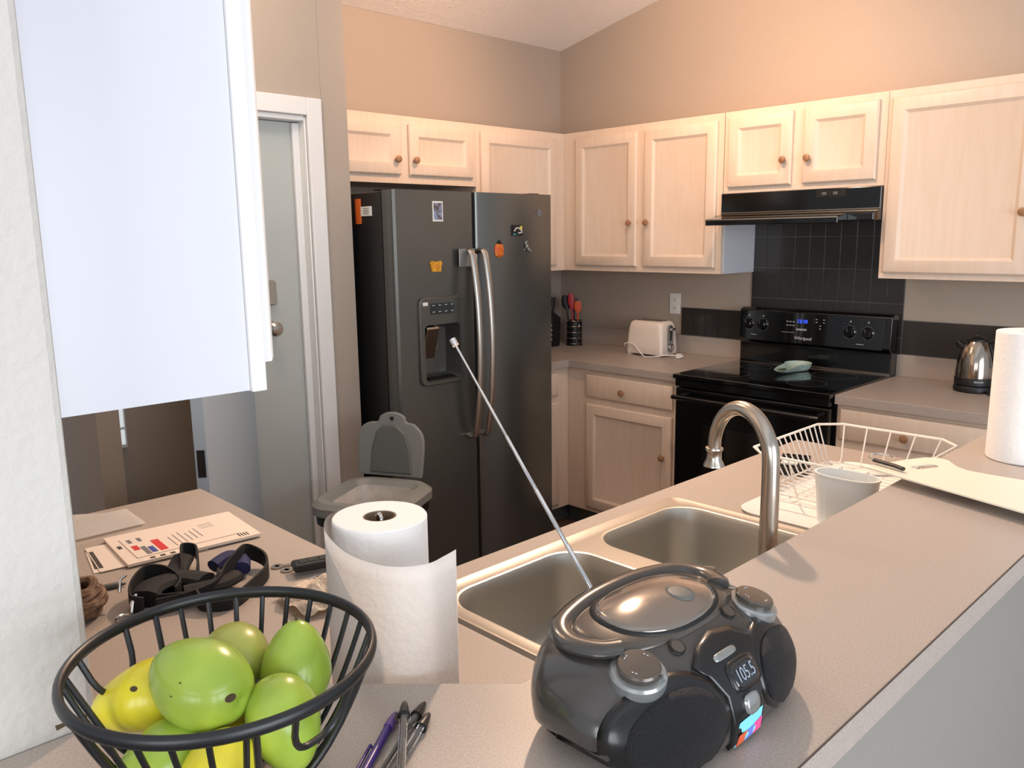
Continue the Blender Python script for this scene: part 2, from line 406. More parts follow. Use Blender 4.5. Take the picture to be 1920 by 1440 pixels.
# ---------------------------------------------------------------- countertops
c = thing('countertop', 'laminate corner countertop carrying the toaster and utensil holder', 'countertop', (.6, -.3, CT-.038))
bm = B(); prism(bm, [(.001, -.001), (1.320, -.001), (1.320, -.637), (.637, -.637), (.637, -.966), (.001, -.966)], CT-.038, CT); obj('slab', bm, 'top', c, bevel=.0015)
bm = B(); box(bm, (.0215, -.0215, CT), (1.320, -.001, 1.0125)); box(bm, (.001, -.966, CT), (.021, -.001, 1.0125)); obj('backsplash_strip', bm, 'top', c, bevel=.0015)
c = thing('countertop', 'laminate countertop to the right of the range under the kettle', 'countertop', (2.6, -.3, CT-.038))
obj('slab', bx((2.087, -.637, CT-.038), (3.2, -.001, CT)), 'top', c, bevel=.0015)
obj('backsplash_strip', bx((2.087, -.021, CT), (3.2, -.001, 1.0125)), 'top', c, bevel=.0015)
bm = B()
SX0, SX1, SY0, SY1 = 2.405, 2.912, -2.985, -2.205
pts = [(2.33, -1.43), (2.984, -1.43), (2.984, -3.283), (2.663, -3.604), (2.663, -3.611), (1.44, -3.611), (1.44, -2.985), (2.33, -2.985)]
def holed(bm, outer, holes, z, zb=None):
    es = []
    loops = []
    for L in [outer]+holes:
        vs = [bm.verts.new((p[0], p[1], z)) for p in L]; loops.append(vs)
        es += [bm.edges.new((vs[i], vs[(i+1) % len(vs)])) for i in range(len(vs))]
    r = bmesh.ops.triangle_fill(bm, use_beauty=True, use_dissolve=False, edges=es)
    return loops
def plate(bm, outer, holes, z0, z1):
    L1 = holed(bm, outer, holes, z1); L0 = holed(bm, outer, holes, z0)
    for a, b_ in zip(L1, L0):
        n = len(a)
        for i in range(n): bm.faces.new((a[i], a[(i+1) % n], b_[(i+1) % n], b_[i]))
plate(bm, pts, [[(SX0, SY0), (SX1, SY0), (SX1, SY1), (SX0, SY1)]], CT-.038, CT)
tag(obj('countertop', bm, 'top'), 'long laminate countertop around the sink running on to the mail at left', 'countertop')
bm = B(); prism(bm, [(2.922, -1.2), (3.211, -1.2), (3.211, -3.37), (2.76, -3.821), (2.664, -3.821), (2.664, -3.609), (2.563, -3.609), (2.922, -3.250)], 1.032, 1.07)
c = thing('bar_top', 'raised laminate breakfast bar top carrying the radio and fruit bowl', 'bar top', (3.05, -2.6, 1.032))
obj('slab', bm, 'top', c, bevel=.0015)
bm = B(); tube(bm, [(3.2112, -1.2, 1.0695), (3.2112, -3.37, 1.0695), (2.7605, -3.8212, 1.0695)], .0012, seg=4); obj('edge_seam', bm, 'topedge', c)

# ---------------------------------------------------------------- sink and faucet
c = thing('kitchen_sink', 'double-bowl stainless steel sink set into the countertop', 'sink', (2.66, -2.6, CT))
b1 = (2.634, -2.794, .415, .352); b2 = (2.634, -2.393, .415, .336)
bm = B(); outer = rrect(2.6585, -2.595, .547, .818, .022, 5)
loops = holed(bm, rrect(2.6585, -2.595, .520, .791, .018, 5), [rrect(*b1, .070, 8), rrect(*b2, .070, 8)], CT+.0045)
L0 = loops[0]; n = len(L0)
o1 = [bm.verts.new((p[0], p[1], CT+.0065)) for p in rrect(2.6585, -2.595, .530, .801, .020, 5)]
o2 = [bm.verts.new((p[0], p[1], CT+.0065)) for p in rrect(2.6585, -2.595, .538, .809, .021, 5)]
o3 = [bm.verts.new((p[0], p[1], CT+.0004)) for p in outer]
for a, b_ in ((L0, o1), (o1, o2), (o2, o3)):
    for i in range(n): bm.faces.new((a[i], a[(i+1) % n], b_[(i+1) % n], b_[i]))
obj('rim', bm, 'steel', c, smooth=True)
for bb in (b1, b2):
    bm = B(); cx, cy, w, h = bb
    prof = [(0, .0045, .070), (-.004, .0035, .069), (-.008, -.004, .068), (-.012, -.03, .067), (-.018, -.11, .065), (-.026, -.148, .060), (-.045, -.167, .05), (-.075, -.176, .04), (-.15, -.181, .02)]
    rings = [[(p[0], p[1], CT+dz) for p in rrect(cx, cy, w+2*g, h+2*g, r, 8)] for g, dz, r in prof]
    loft(bm, rings, cap=False)
    bm.faces.new([v for v in bm.verts[-36:]])
    obj('basin', bm, 'basin', c, smooth=True)
    bm = B(); lathe(bm, (cx+.02, cy, CT-.1805), [(.045, 0), (.045, .003), (.038, .004), (.034, .001), (.01, .001)], cap=True); obj('drain', bm, 'chrome', c, smooth=True)
c = thing('faucet', 'tall brushed gooseneck faucet behind the sink', 'faucet', (2.885, -2.635, CT+.005))
ang = math.radians(160); dx, dy = math.cos(ang), math.sin(ang)
path = [(0, .93), (0, 1.0), (0, 1.1), (.0, 1.16)]
R0 = .074
for i in range(1, 13):
    a = PI*i/12*1.02; path.append((R0-R0*math.cos(a), 1.185+R0*1.12*math.sin(a)))
bm = B(); tube(bm, [(2.885+dx*l, -2.635+dy*l, z) for l, z in path], [.0155, .0155, .0150, .0145]+[.0145-.0003*i for i in range(12)], seg=20, smooth_n=4)
obj('spout', bm, 'nickel', c, smooth=True)
l, z = path[-1]; bm = B(); lathe(bm, (2.885+dx*l, -2.635+dy*l, z), [(.010, .004), (.0155, .003), (.0160, 0), (.0130, -.005), (.0135, -.018), (.0185, -.028), (.0190, -.031), (.012, -.031), (.011, -.026)]); obj('spray_head', bm, 'nickel', c, smooth=True)
bm = B(); lathe(bm, (2.885, -2.635, CT+.0055), [(.027, 0), (.027, .006), (.021, .02), (.018, .04), (.0165, .05)]); obj('base', bm, 'nickel', c, smooth=True)
bm = B(); lathe(bm, (2.885, -2.725, CT+.0055), [(.024, 0), (.024, .006), (.018, .016), (.017, .035), (.012, .045), (.002, .048)]); obj('handle_base', bm, 'nickel', c, smooth=True)
bm = B(); tube(bm, [(2.885, -2.725, .955), (2.850, -2.755, .975), (2.815, -2.750, .990), (2.800, -2.710, .998), (2.806, -2.672, .994)], [.009, .012, .0115, .0095, .0065], seg=14, smooth_n=5); obj('handle_lever', bm, 'nickel', c, smooth=True)

# ---------------------------------------------------------------- fridge
FX = .86; FY0, FY1, FT = -1.905, -.995, 1.75
c = thing('refrigerator', 'dark slate side-by-side refrigerator with ice and water dispenser', 'refrigerator', (.45, -1.45, 0))
obj('body', bx((.06, FY0+.004, .02), (.775, FY1-.004, 1.745)), 'slateside', c, bevel=.004)
def fdoor(y0, y1, hole=None):
    bm = B()
    if hole is None:
        prism(bm, [(.79, y0), (.84, y0), (.853, y0+.004), (FX, y0+.014), (FX, y1-.014), (.853, y1-.004), (.84, y1), (.79, y1)], .06, FT)
    else:
        ho = rrect(*hole, .02, 4)
        for x in (FX,):
            es = []
            for L in ([(y0+.014, .06), (y1-.014, .06), (y1-.014, FT), (y0+.014, FT)], ho):
                vs = [bm.verts.new((x, p[0], p[1])) for p in L]; es += [bm.edges.new((vs[i], vs[(i+1) % len(vs)])) for i in range(len(vs))]
            bmesh.ops.triangle_fill(bm, use_beauty=True, edges=es)
        bm2 = [(.79, y0), (.84, y0), (.853, y0+.004), (FX, y0+.014)]; bm3 = [(FX, y1-.014), (.853, y1-.004), (.84, y1), (.79, y1)]
        ring = bm3[::1]+bm2[::1]
        lo = [bm.verts.new((p[0], p[1], .06)) for p in ring]; hi = [bm.verts.new((p[0], p[1], FT)) for p in ring]
        for i in range(len(ring)-1):
            bm.faces.new((lo[i], lo[i+1], hi[i+1], hi[i]))
        bm.faces.new(lo); bm.faces.new(hi)
    return bm
HC = (-1.680, 1.115, .205, .298)
dl = obj('freezer_door', fdoor(FY0, -1.482, HC), 'slate', c, smooth=True)
dr = obj('fridge_door', fdoor(-1.474, FY1), 'slate', c, smooth=True)
def hbar(y, name, par):
    bm = B()
    pts_ = [(FX+.002, y, 1.50), (FX+.040, y, 1.505), (FX+.058, y, 1.46), (FX+.082, y, 1.30), (FX+.092, y, 1.105), (FX+.082, y, .90), (FX+.058, y, .745), (FX+.040, y, .705), (FX+.002, y, .71)]
    tube(bm, pts_, .014, seg=14, smooth_n=5, flat=(.0165, .010)); obj(name, bm, 'steel', par, smooth=True, label='curved brushed steel handle')
hbar(-1.540, 'handle', dl); hbar(-1.468, 'handle', dr)
# dispenser frame, recess and parts
bm = B()
rings = [[(x, p[0], p[1]) for p in rrect(-1.680, 1.137, w, h, r, 5)] for x, w, h, r in ((FX-.004, .236, .368, .03), (FX+.010, .236, .368, .03), (FX+.014, .228, .360, .027))]
loft(bm, rings, cap=False)
def capwith(bm, x, outer, hole, flipx=False):
    es = []; LL = []
    for L in (outer, hole):
        vs = [bm.verts.new((x, p[0], p[1])) for p in L]; LL.append(vs); es += [bm.edges.new((vs[i], vs[(i+1) % len(vs)])) for i in range(len(vs))]
    bmesh.ops.triangle_fill(bm, use_beauty=True, edges=es); return LL
hole = rrect(-1.680, 1.090, .190, .235, .018, 4)
capwith(bm, FX+.014, rrect(-1.680, 1.137, .228, .360, .027, 5), hole)
loft(bm, [[(FX+.014, p[0], p[1]) for p in hole], [(FX-.010, p[0], p[1]) for p in rrect(-1.680, 1.090, .184, .229, .018, 4)], [(FX-.062, p[0], p[1]) for p in rrect(-1.680, 1.090, .150, .200, .016, 4)]], cap=False)
bm.faces.new([bm.verts.new((FX-.062, p[0], p[1])) for p in rrect(-1.680, 1.090, .150, .200, .016, 4)])
dsp = obj('dispenser', bm, 'slate', dl, smooth=True)
bm = B(); prism(bm, rrect(-1.680, 1.273, .125, .046, .006), FX+.0142, FX+.0165, 'yz'); obj('control_display', bm, 'glassblk', dl)
bm = B()
for k in range(4): box(bm, (FX+.0166, -1.735+.033*k, 1.286), (FX+.0170, -1.722+.033*k, 1.289)); box(bm, (FX+.0166, -1.735+.033*k, 1.259), (FX+.0170, -1.722+.033*k, 1.262))
obj('display_marks', bm, 'marks', dl)
bm = B(); prism(bm, [(FX-.055, 1.185), (FX+.012, 1.200), (FX+.018, 1.192), (FX-.022, 1.065), (FX-.030, 1.062), (FX-.040, 1.07)], -1.765, -1.700, 'xz'); obj('ice_paddle', bm, 'nickel', dl, bevel=.003)
bm = B(); box(bm, (FX-.050, -1.688, 1.09), (FX-.030, -1.668, 1.205)); obj('water_nozzle', bm, 'slate', dl, bevel=.004)
bm = B(); box(bm, (FX-.058, -1.755, .972), (FX+.008, -1.605, .979))
for k in range(9): box(bm, (FX-.055, -1.75+.0165*k, .979), (FX+.006, -1.742+.0165*k, .983))
obj('drip_tray', bm, 'blackm', dl)
bm = B(); box(bm, (FX+.0142, -1.782, 1.288), (FX+.0152, -1.757, 1.302)); obj('paper_label', bm, 'white', dl, label='tiny white paper label')
bm = B(); lathe(bm, (FX+.0005, -1.085, 1.668), [(.016, 0), (.016, .0012), (.013, .0014), (.013, .0004)], axis='x')
tube(bm, [(FX+.002, -1.094, 1.664), (FX+.002, -1.088, 1.675), (FX+.002, -1.082, 1.672), (FX+.002, -1.086, 1.662), (FX+.002, -1.078, 1.664)], .0011, seg=6, smooth_n=3)
obj('badge', bm, 'marksd', dr, label='round maker monogram badge')
for y in (-1.88, -1.08):
    bm = B(); box(bm, (.70, y, 1.7505), (.80, y+.06, 1.758)); obj('hinge_cover', bm, 'blackm', c, bevel=.003)
bm = B(); box(bm, (.776, FY0+.02, .07), (.789, FY1-.02, 1.74)); obj('door_gasket', bm, 'blackm', c)
bm = B(); box(bm, (.74, FY0+.03, 0), (.80, FY1-.03, .055)); obj('kick_grille', bm, 'blackm', c)

# magnets and papers on the fridge
XF = FX+.0008
def magnet(name, label, bm, m, extra=(), group=None): return tag(obj(name, bm, m, extra=extra), label, 'magnet', 'magnets on the fridge doors')
bm = B(); box(bm, (XF, -1.708, 1.627), (XF+.003, -1.655, 1.708)); box(bm, (XF+.003, -1.703, 1.634), (XF+.0035, -1.660, 1.701), 1)
magnet('photo_magnet', 'white bordered photo magnet high on the freezer door', bm, 'white', ('photo',))
bm = B(); pts_ = [(-1.722, 1.424), (-1.676, 1.424), (-1.674, 1.448), (-1.668, 1.458), (-1.676, 1.468), (-1.699, 1.464), (-1.722, 1.468), (-1.731, 1.458), (-1.725, 1.448)]
prism(bm, pts_, XF, XF+.007, 'yz')
for q in ((-1.712, 1.443), (-1.700, 1.436), (-1.690, 1.443), (-1.700, 1.452)): box(bm, (XF+.007, q[0]-.003, q[1]-.002), (XF+.0078, q[0]+.003, q[1]+.002), 1)
magnet('shirt_magnet', 'amber shirt-shaped magnet above the ice dispenser', bm, 'amber', ('oransil',))
bm = B(); lathe(bm, (XF+.002, -1.341, 1.503), [(.010, -.030), (.024, -.022), (.027, -.005), (.027, .008), (.023, .023), (.010, .030)], axis='z', seg=18, sx=.35)
box(bm, (XF+.001, -1.350, 1.531), (XF+.008, -1.332, 1.541), 1); tube(bm, [(XF+.004, -1.341, 1.541), (XF+.004, -1.338, 1.548)], .003, mi=1)
bm.verts.ensure_lookup_table()
for v in bm.verts: v.co.x = max(v.co.x, XF)
magnet('lantern_magnet', 'red paper lantern magnet beside the right fridge handle', bm, 'redm', ('blackm',))
bm = B(); box(bm, (XF, -1.262, 1.566), (XF+.006, -1.197, 1.613)); prism(bm, [(-1.215, 1.606), (-1.201, 1.611), (-1.201, 1.588), (-1.222, 1.592)], XF+.006, XF+.0066, 'yz', 1)
prism(bm, [(-1.258, 1.569), (-1.238, 1.569), (-1.240, 1.575), (-1.258, 1.576)], XF+.006, XF+.0066, 'yz', 2)
tube(bm, [(XF+.0066, -1.252, 1.585), (XF+.0066, -1.236, 1.600), (XF+.0066, -1.216, 1.596), (XF+.0066, -1.205, 1.58), (XF+.0066, -1.228, 1.578)], .0035, seg=6, smooth_n=3, mi=3)
magnet('souvenir_magnet', 'small dark picture magnet with yellow corner high on the fridge door', bm, 'blackm', ('yellowp', 'teal', 'marks'))
bm = B()
for q in ((-1.176, 1.533, .008), (-1.170, 1.517, .010), (-1.158, 1.504, .007), (-1.146, 1.497, .006), (-1.184, 1.503, .005), (-1.165, 1.54, .004)):
    lathe(bm, (XF+q[2]*.5, q[0], q[1]), [(q[2]*.2, -q[2]), (q[2]*.8, -q[2]*.6), (q[2], 0), (q[2]*.8, q[2]*.6), (q[2]*.2, q[2])], seg=10, sx=.45)
tube(bm, [(XF+.003, -1.170, 1.515), (XF+.003, -1.152, 1.497)], .003, seg=6)
magnet('figure_magnet', 'tiny silver figure magnet below the picture magnet', bm, 'silver')
bm = B(); box(bm, (.602, FY0-.0005, 1.621), (.640, FY0+.003, 1.722)); tag(obj('orange_label', bm, 'orange'), 'orange paper strip stuck on the black side of the fridge', 'label')
bm = B(); box(bm, (.6415, FY0-.0005, 1.652), (.716, FY0+.003, 1.690)); 
for k in range(4): box(bm, (.660, FY0-.0009, 1.659+.007*k), (.700, FY0-.0004, 1.662+.007*k), 1)
tag(obj('white_label', bm, 'white', extra=('marksd',)), 'small white printed label beside the orange strip on the fridge side', 'label')
bm = B(); box(bm, (FX+.020, -1.590, 1.44), (FX+.024, -1.502, 1.515)); tag(obj('hang_tag', bm, 'silver', bevel=.001), 'pale grey square tag tucked behind the left fridge handle', 'tag')

# ---------------------------------------------------------------- range and hood
RX0, RX1 = 1.324, 2.083
c = thing('electric_range', 'black freestanding electric range with glass cooktop', 'range', (1.7, -.33, 0))
obj('body', bx((RX0, -.60, .02), (RX1, -.03, .900)), 'blackm', c)
bm = B(); box(bm, (RX0-.001, -.672, .900), (RX1+.001, -.10, .921)); obj('cooktop', bm, 'glassblk', c, bevel=.004)
for cx, cy, r in ((1.51, -.50, .10), (1.90, -.50, .085), (1.51, -.24, .075), (1.90, -.24, .10)):
    bm = B(); lathe(bm, (cx, cy, .9213), [(r, 0), (r, .0002), (r-.0025, .0002), (r-.0025, 0)], cap=False, seg=48); obj('burner_ring', bm, 'ink', c)
bm = B(); box(bm, (RX0+.006, -.660, .862), (RX1-.006, -.601, .899)); obj('vent_strip', bm, 'black', c, bevel=.004)
dv = obj('oven_door', bx((RX0+.006, -.655, .22), (RX1-.006, -.601, .855)), 'black', c, bevel=.006)
bm = B(); box(bm, (1.485, -.6572, .38), (1.925, -.6551, .695)); obj('oven_window', bm, 'ovenwin', dv)
bm = B(); tube(bm, [(RX0+.05, -.656, .82), (RX0+.05, -.70, .82), (RX0+.08, -.712, .82), (RX1-.08, -.712, .82), (RX1-.05, -.70, .82), (RX1-.05, -.656, .82)], .011, seg=12, smooth_n=2); obj('handle', bm, 'black', dv, smooth=True)
obj('storage_drawer', bx((RX0+.006, -.650, .04), (RX1-.006, -.601, .212)), 'black', c, bevel=.005)
bm = B(); prism(bm, [(-.10, .900), (-.025, .900), (-.025, 1.190), (-.075, 1.195), (-.098, 1.185), (-.108, 1.04), (-.088, 1.02), (-.088, .93)], RX0+.006, RX1+.006, 'yz'); obj('backguard', bm, 'black', c, bevel=.004)
PY = lambda z: -.1085+(z-1.04)*(.0105/.145)-.0004      # sloping control face
bm = B(); prism(bm, [(PY(1.035), 1.035), (PY(1.035)+.004, 1.035), (PY(1.178)+.004, 1.178), (PY(1.178), 1.178)], RX0+.04, RX1-.03, 'yz'); obj('control_panel', bm, 'glassblk', c)
def onp(cx, cz): return lambda v: (cx+v.x, PY(cz+v.y)-.0012-v.z, cz+v.y)
for kx in (1.385, 1.462, 1.902, 1.985):
    bm = B(); z0 = 1.108 if kx > 1.7 else 1.115; rr = .027
    lathe(bm, (kx, PY(z0)-.001, z0), [(rr, 0), (rr, -.003), (rr*.86, -.006), (rr*.80, -.022), (rr*.70, -.025), (.001, -.025)], axis='y'); box(bm, (kx-.004, PY(z0)-.034, z0-.020), (kx+.004, PY(z0)-.025, z0+.020))
    kb = obj('burner_knob', bm, 'black', c, smooth=True)
    bm = B(); lathe(bm, (kx, PY(z0)-.0015, z0), [(rr+.004, 0), (rr+.004, -.0006), (rr+.0028, -.0006), (rr+.0028, 0)], axis='y', cap=False)
    for a in (-.5, .2, .9, 1.6): box(bm, (kx+.033*math.cos(a+1.6)-.002, PY(z0)-.0012, z0+.036*math.sin(a+1.0)-.001+.004), (kx+.033*math.cos(a+1.6)+.002, PY(z0)-.0008, z0+.036*math.sin(a+1.0)+.001+.004))
    box(bm, (kx-.0012, PY(z0)-.0346, z0+.006), (kx+.0012, PY(z0)-.0341, z0+.019))
    obj('knob_marks', bm, 'marksd', kb)
obj('clock_digits', text_bm('12:10', .024, onp(1.667, 1.141)), 'ledblue', c, label='blue digital clock reading')
bm = text_bm('Whirlpool', .021, onp(1.677, 1.060)); obj('brand_lettering', bm, 'marks', c)
bm = B()
for i in range(3):
    for j in range(2): box(bm, (1.587+.016*i, PY(1.13)-.0016, 1.118+.018*j), (1.597+.016*i, PY(1.13)-.001, 1.122+.018*j)); box(bm, (1.735+.018*i, PY(1.13)-.0016, 1.140+.014*j-.03*(i % 2)), (1.744+.018*i, PY(1.13)-.001, 1.143+.014*j-.03*(i % 2)))
for i in range(6): box(bm, (1.640+.009*i, PY(1.10)-.0016, 1.098), (1.646+.009*i, PY(1.10)-.001, 1.107))
box(bm, (1.565, PY(1.085)-.0016, 1.0855), (1.63, PY(1.085)-.001, 1.0868)); box(bm, (1.40, PY(1.06)-.0016, 1.061), (1.43, PY(1.06)-.001, 1.063)); box(bm, (1.935, PY(1.05)-.0016, 1.054), (1.97, PY(1.05)-.001, 1.056))
for kx in (1.385, 1.462, 1.902, 1.985): box(bm, (kx-.003, PY(1.16)-.0016, 1.153), (kx+.003, PY(1.16)-.001, 1.160))
obj('button_marks', bm, 'marks', c)
c = thing('range_hood', 'black under-cabinet range hood with pull-out visor', 'range hood', (1.72, -.25, 1.59))
bm = B(); prism(bm, [(-.001-.012, 1.749), (-.335, 1.749), (-.335, 1.655), (-.40, 1.640), (-.40, 1.61), (-.013, 1.61)], 1.3455, 2.0985, 'yz'); obj('body', bm, 'black', c, bevel=.003)
bm = B(); prism(bm, [(-.401, 1.640), (-.49, 1.628), (-.49, 1.600), (-.401, 1.606)], 1.36, 1.99, 'yz'); obj('visor', bm, 'black', c, bevel=.003)
bm = B(); box(bm, (1.36, -.4935, 1.6225), (1.99, -.4905, 1.6275)); obj('visor_trim', bm, 'steel', c, label='thin bright trim line')
bm = B(); box(bm, (1.82, -.3365, 1.713), (1.95, -.3352, 1.742)); obj('switch_plate', bm, 'blackm', c)
bm = B(); box(bm, (1.845, -.339, 1.722), (1.865, -.3367, 1.734)); box(bm, (1.895, -.339, 1.722), (1.915, -.3367, 1.734)); obj('rocker_switch', bm, 'greyd', c)
bm = B(); box(bm, (1.346, -.3362, 1.657), (2.098, -.3352, 1.661)); obj('seam_trim', bm, 'nickel', c)

# spoon rest on the cooktop
c = thing('spoon_rest', 'pale green ceramic spoon rest lying on the black cooktop', 'spoon rest', (1.70, -.30, .9215))
bm = B(); C0 = Vector((1.708, -.205, .9218)); rings = []
for r, z, sh in ((.030, 0, 0), (.044, .003, 0), (.054, .016, 0), (.059, .036, 0), (.056, .0365, 0), (.050, .016, 0), (.040, .006, 0), (.01, .005, 0)):
    ring = []
    for j in range(40):
        a = 2*PI*j/40; tail = max(0, math.cos(a-math.radians(270)))**14
        ext = 1+tail*2.1*(r/.058); ring.append((C0.x+r*math.cos(a)*ext*1.05, C0.y+r*math.sin(a)*ext*1.12, C0.z+z-(tail*z*.45)))
    rings.append(ring)
loft(bm, rings); obj('dish', bm, 'ceramic', c, smooth=True)
bm = B()
for k in range(5): tube(bm, [(1.708+.002*(k-2), -.325, .9425), (1.708+.006*(k-2), -.345, .9425), (1.708+.009*(k-2), -.368, .9425)], .0022, seg=6)
tube(bm, [(1.735, -.262, .943), (1.752, -.246, .948), (1.762, -.224, .945)], .0025, seg=6)
obj('leaf_pattern', bm, 'ceramicp', c)

# outlet
c = thing('wall_outlet', 'white double wall outlet above the toaster', 'outlet', (.866, -.001, 1.18))
bm = B(); box(bm, (.831, -.0065, 1.126), (.901, -.0005, 1.240)); obj('cover_plate', bm, 'white', c, bevel=.002)
for z in (1.160, 1.206):
    bm = B(); prism(bm, rrect(.866, z, .034, .028, .010), -.0085, -.0066, 'xz'); s_ = obj('socket', bm, 'white', c)
    bm = B(); box(bm, (.858, -.0089, z-.004), (.8605, -.0086, z+.006)); box(bm, (.871, -.0089, z-.004), (.8735, -.0086, z+.006)); lathe(bm, (.866, -.0086, z-.009), [(.0025, 0), (.0025, -.0003)], axis='y', seg=10); obj('slots', bm, 'ink', s_)

# toaster
c = thing('toaster', 'cream two-slice toaster on the corner counter', 'toaster', (.84, -.17, CT))
bm = B(); x0, x1, y0, y1 = .728, .962, -.262, -.112
rings = []
for z, ins, r in ((.925, .000, .018), (.93, -.003, .02), (.99, -.001, .022), (1.06, .004, .024), (1.085, .008, .026), (1.098, .016, .028), (1.103, .028, .024)):
    rings.append([(p[0], p[1], z) for p in rrect((x0+x1)/2, (y0+y1)/2, x1-x0-2*ins, y1-y0-2*ins, r, 5)])
loft(bm, rings); obj('shell', bm, 'cream', c, smooth=True)
bm = B(); box(bm, (.765, -.220, 1.1025), (.925, -.198, 1.1042)); box(bm, (.765, -.176, 1.1025), (.925, -.154, 1.1042)); obj('bread_slot', bm, 'blackm', c)
for q in ((.745, -.245), (.745, -.13), (.93, -.245), (.93, -.13)):
    bm = B(); box(bm, (q[0]-.012, q[1]-.012, CT+.0003), (q[0]+.012, q[1]+.012, .9255)); obj('foot', bm, 'cream', c, bevel=.002)
bm = B(); prism(bm, rrect(-.187, 1.01, .050, .150, .024), .9645, .970, 'yz'); obj('control_strip', bm, 'silver', c, bevel=.002)
bm = B(); box(bm, (.970, -.193, 1.0), (.9712, -.181, 1.075)); obj('lever_slot', bm, 'blackm', c)
bm = B(); box(bm, (.9712, -.202, 1.055), (.990, -.172, 1.070)); obj('lever', bm, 'chrome', c, bevel=.003)
bm = B(); lathe(bm, (.9702, -.187, .965), [(.017, 0), (.017, .012), (.012, .015), (.001, .015)], axis='x'); obj('dial', bm, 'chrome', c, smooth=True)
bm = B(); tube(bm, [(.74, -.10, .93), (.715, -.13, .925), (.706, -.19, .935), (.715, -.262, .965), (.74, -.272, .978), (.79, -.276, .975), (.83, -.282, .945), (.87, -.292, .9195), (.905, -.295, .9185), (.955, -.290, .925), (.995, -.265, .932), (1.030, -.235, .931), (1.045, -.225, .930)], .0032, seg=8, smooth_n=5)
obj('power_cord', bm, 'white', c, smooth=True)
bm = B(); box(bm, (1.040, -.238, .9175), (1.062, -.212, .941)); box(bm, (1.062, -.232, .925), (1.074, -.230, .933)); box(bm, (1.062, -.220, .925), (1.074, -.218, .933)); obj('plug', bm, 'white', c, bevel=.002)

# kettle
kx, ky = 2.462, -.185
c = thing('electric_kettle', 'polished steel kettle with black base on the right counter', 'kettle', (kx, ky, CT))
bm = B(); lathe(bm, (kx, ky, CT), [(.070, .0005), (.075, .004), (.076, .018), (.072, .026), (.06, .027)]); obj('power_base', bm, 'blackm', c, smooth=True)
bm = B(); lathe(bm, (kx, ky, CT), [(.060, .028), (.0735, .030), (.0740, .058), (.073, .060)]); obj('lower_band', bm, 'blackm', c, smooth=True)
bm = B(); lathe(bm, (kx, ky, CT), [(.073, .0605), (.0725, .085), (.069, .12), (.062, .155), (.052, .185), (.043, .203), (.041, .206)], seg=48); obj('body', bm, 'kettlem', c, smooth=True)
bm = B(); lathe(bm, (kx, ky, CT), [(.041, .2065), (.040, .213), (.030, .221), (.012, .226), (.009, .232), (.001, .233)]); obj('lid', bm, 'blackm', c, smooth=True)
bm = B(); tube(bm, [(kx+.036, ky+.01, CT+.205), (kx+.066, ky+.02, CT+.21), (kx+.098, ky+.03, CT+.195), (kx+.112, ky+.034, CT+.14), (kx+.100, ky+.03, CT+.075), (kx+.070, ky+.02, CT+.045)], .011, seg=12, smooth_n=5, flat=(.012, .009)); obj('handle', bm, 'blackm', c, smooth=True)
bm = B(); tube(bm, [(kx-.043, ky-.012, CT+.178), (kx-.058, ky-.016, CT+.190), (kx-.067, ky-.019, CT+.203)], [.020, .016, .010], seg=12, smooth_n=4); obj('spout', bm, 'blackm', c, smooth=True)
bm = B()
for i, wd in enumerate((.006, .004, .005, .003, .006, .004)):
    a = math.radians(-72)+i*.075; box(bm, (kx+.0757*math.cos(a)-.002, ky+.0757*math.sin(a)-.0006, CT+.045), (kx+.0757*math.cos(a)+.002, ky+.0757*math.sin(a)+.001, CT+.045+wd))
obj('maker_mark', bm, 'marks', c)
bm = B(); tube(bm, [(kx+.060, ky-.045, CT+.008), (kx+.075, ky-.075, CT+.006), (kx+.105, ky-.085, CT+.0045), (kx+.16, ky-.06, CT+.0045), (kx+.24, ky+.02, CT+.0045)], .0038, seg=8, smooth_n=5); obj('power_cord', bm, 'blackm', c, smooth=True)

# utensil holder and utensils, black appliance at its left
ux, uy = .250, -.155
c = thing('utensil_holder', 'black wire utensil holder with chrome rings in the counter corner', 'utensil holder', (ux, uy, CT))
bm = B(); lathe(bm, (ux, uy, CT), [(.050, .0005), (.050, .012), (.046, .013), (.046, .150), (.043, .150), (.043, .016), (.001, .016)]); obj('cup', bm, 'blackm', c, smooth=True)
bm = B()
for z in (.012, .045, .080, .115, .148):
    tube(bm, [(ux+.0475*math.cos(2*PI*j/28), uy+.0475*math.sin(2*PI*j/28), CT+z) for j in range(28)], .0022, seg=6, closed=True)
obj('ring', bm, 'chrome', c, smooth=True, label='chrome wire hoops')
def utensil(name, label, a, b_, head, m, r=.005, shape=None):
    bm = B(); a = Vector(a); b_ = Vector(b_); tube(bm, [a, b_], r, seg=8)
    d = (b_-a).normalized(); w, l = head
    side = Vector((.72, .69, 0)); nrm = d.cross(side).normalized(); rings = []
    for t, s_ in ((0, .25), (.15, .7), (.4, 1), (.75, .95), (.93, .7), (1, .3)):
        p = b_+d*(l*t); rings.append([p+side*(w/2*s_*math.cos(2*PI*j/12))+nrm*(.004*math.sin(2*PI*j/12)) for j in range(12)])
    loft(bm, rings); return tag(obj(name, bm, m, smooth=True), label, 'utensil', 'cooking utensils in the holder')
utensil('spatula', 'dark red silicone spatula standing in the utensil holder', (ux+.012, uy-.012, CT+.02), (ux+.006, uy-.028, CT+.215), (.042, .10), 'redsil')
utensil('spatula', 'orange silicone spoon spatula leaning right in the utensil holder', (ux+.022, uy+.006, CT+.02), (ux+.038, uy-.012, CT+.195), (.045, .075), 'oransil')
utensil('ladle', 'black serving spoon standing behind the red spatula', (ux-.018, uy+.012, CT+.02), (ux-.022, uy+.024, CT+.20), (.05, .08), 'blackm')
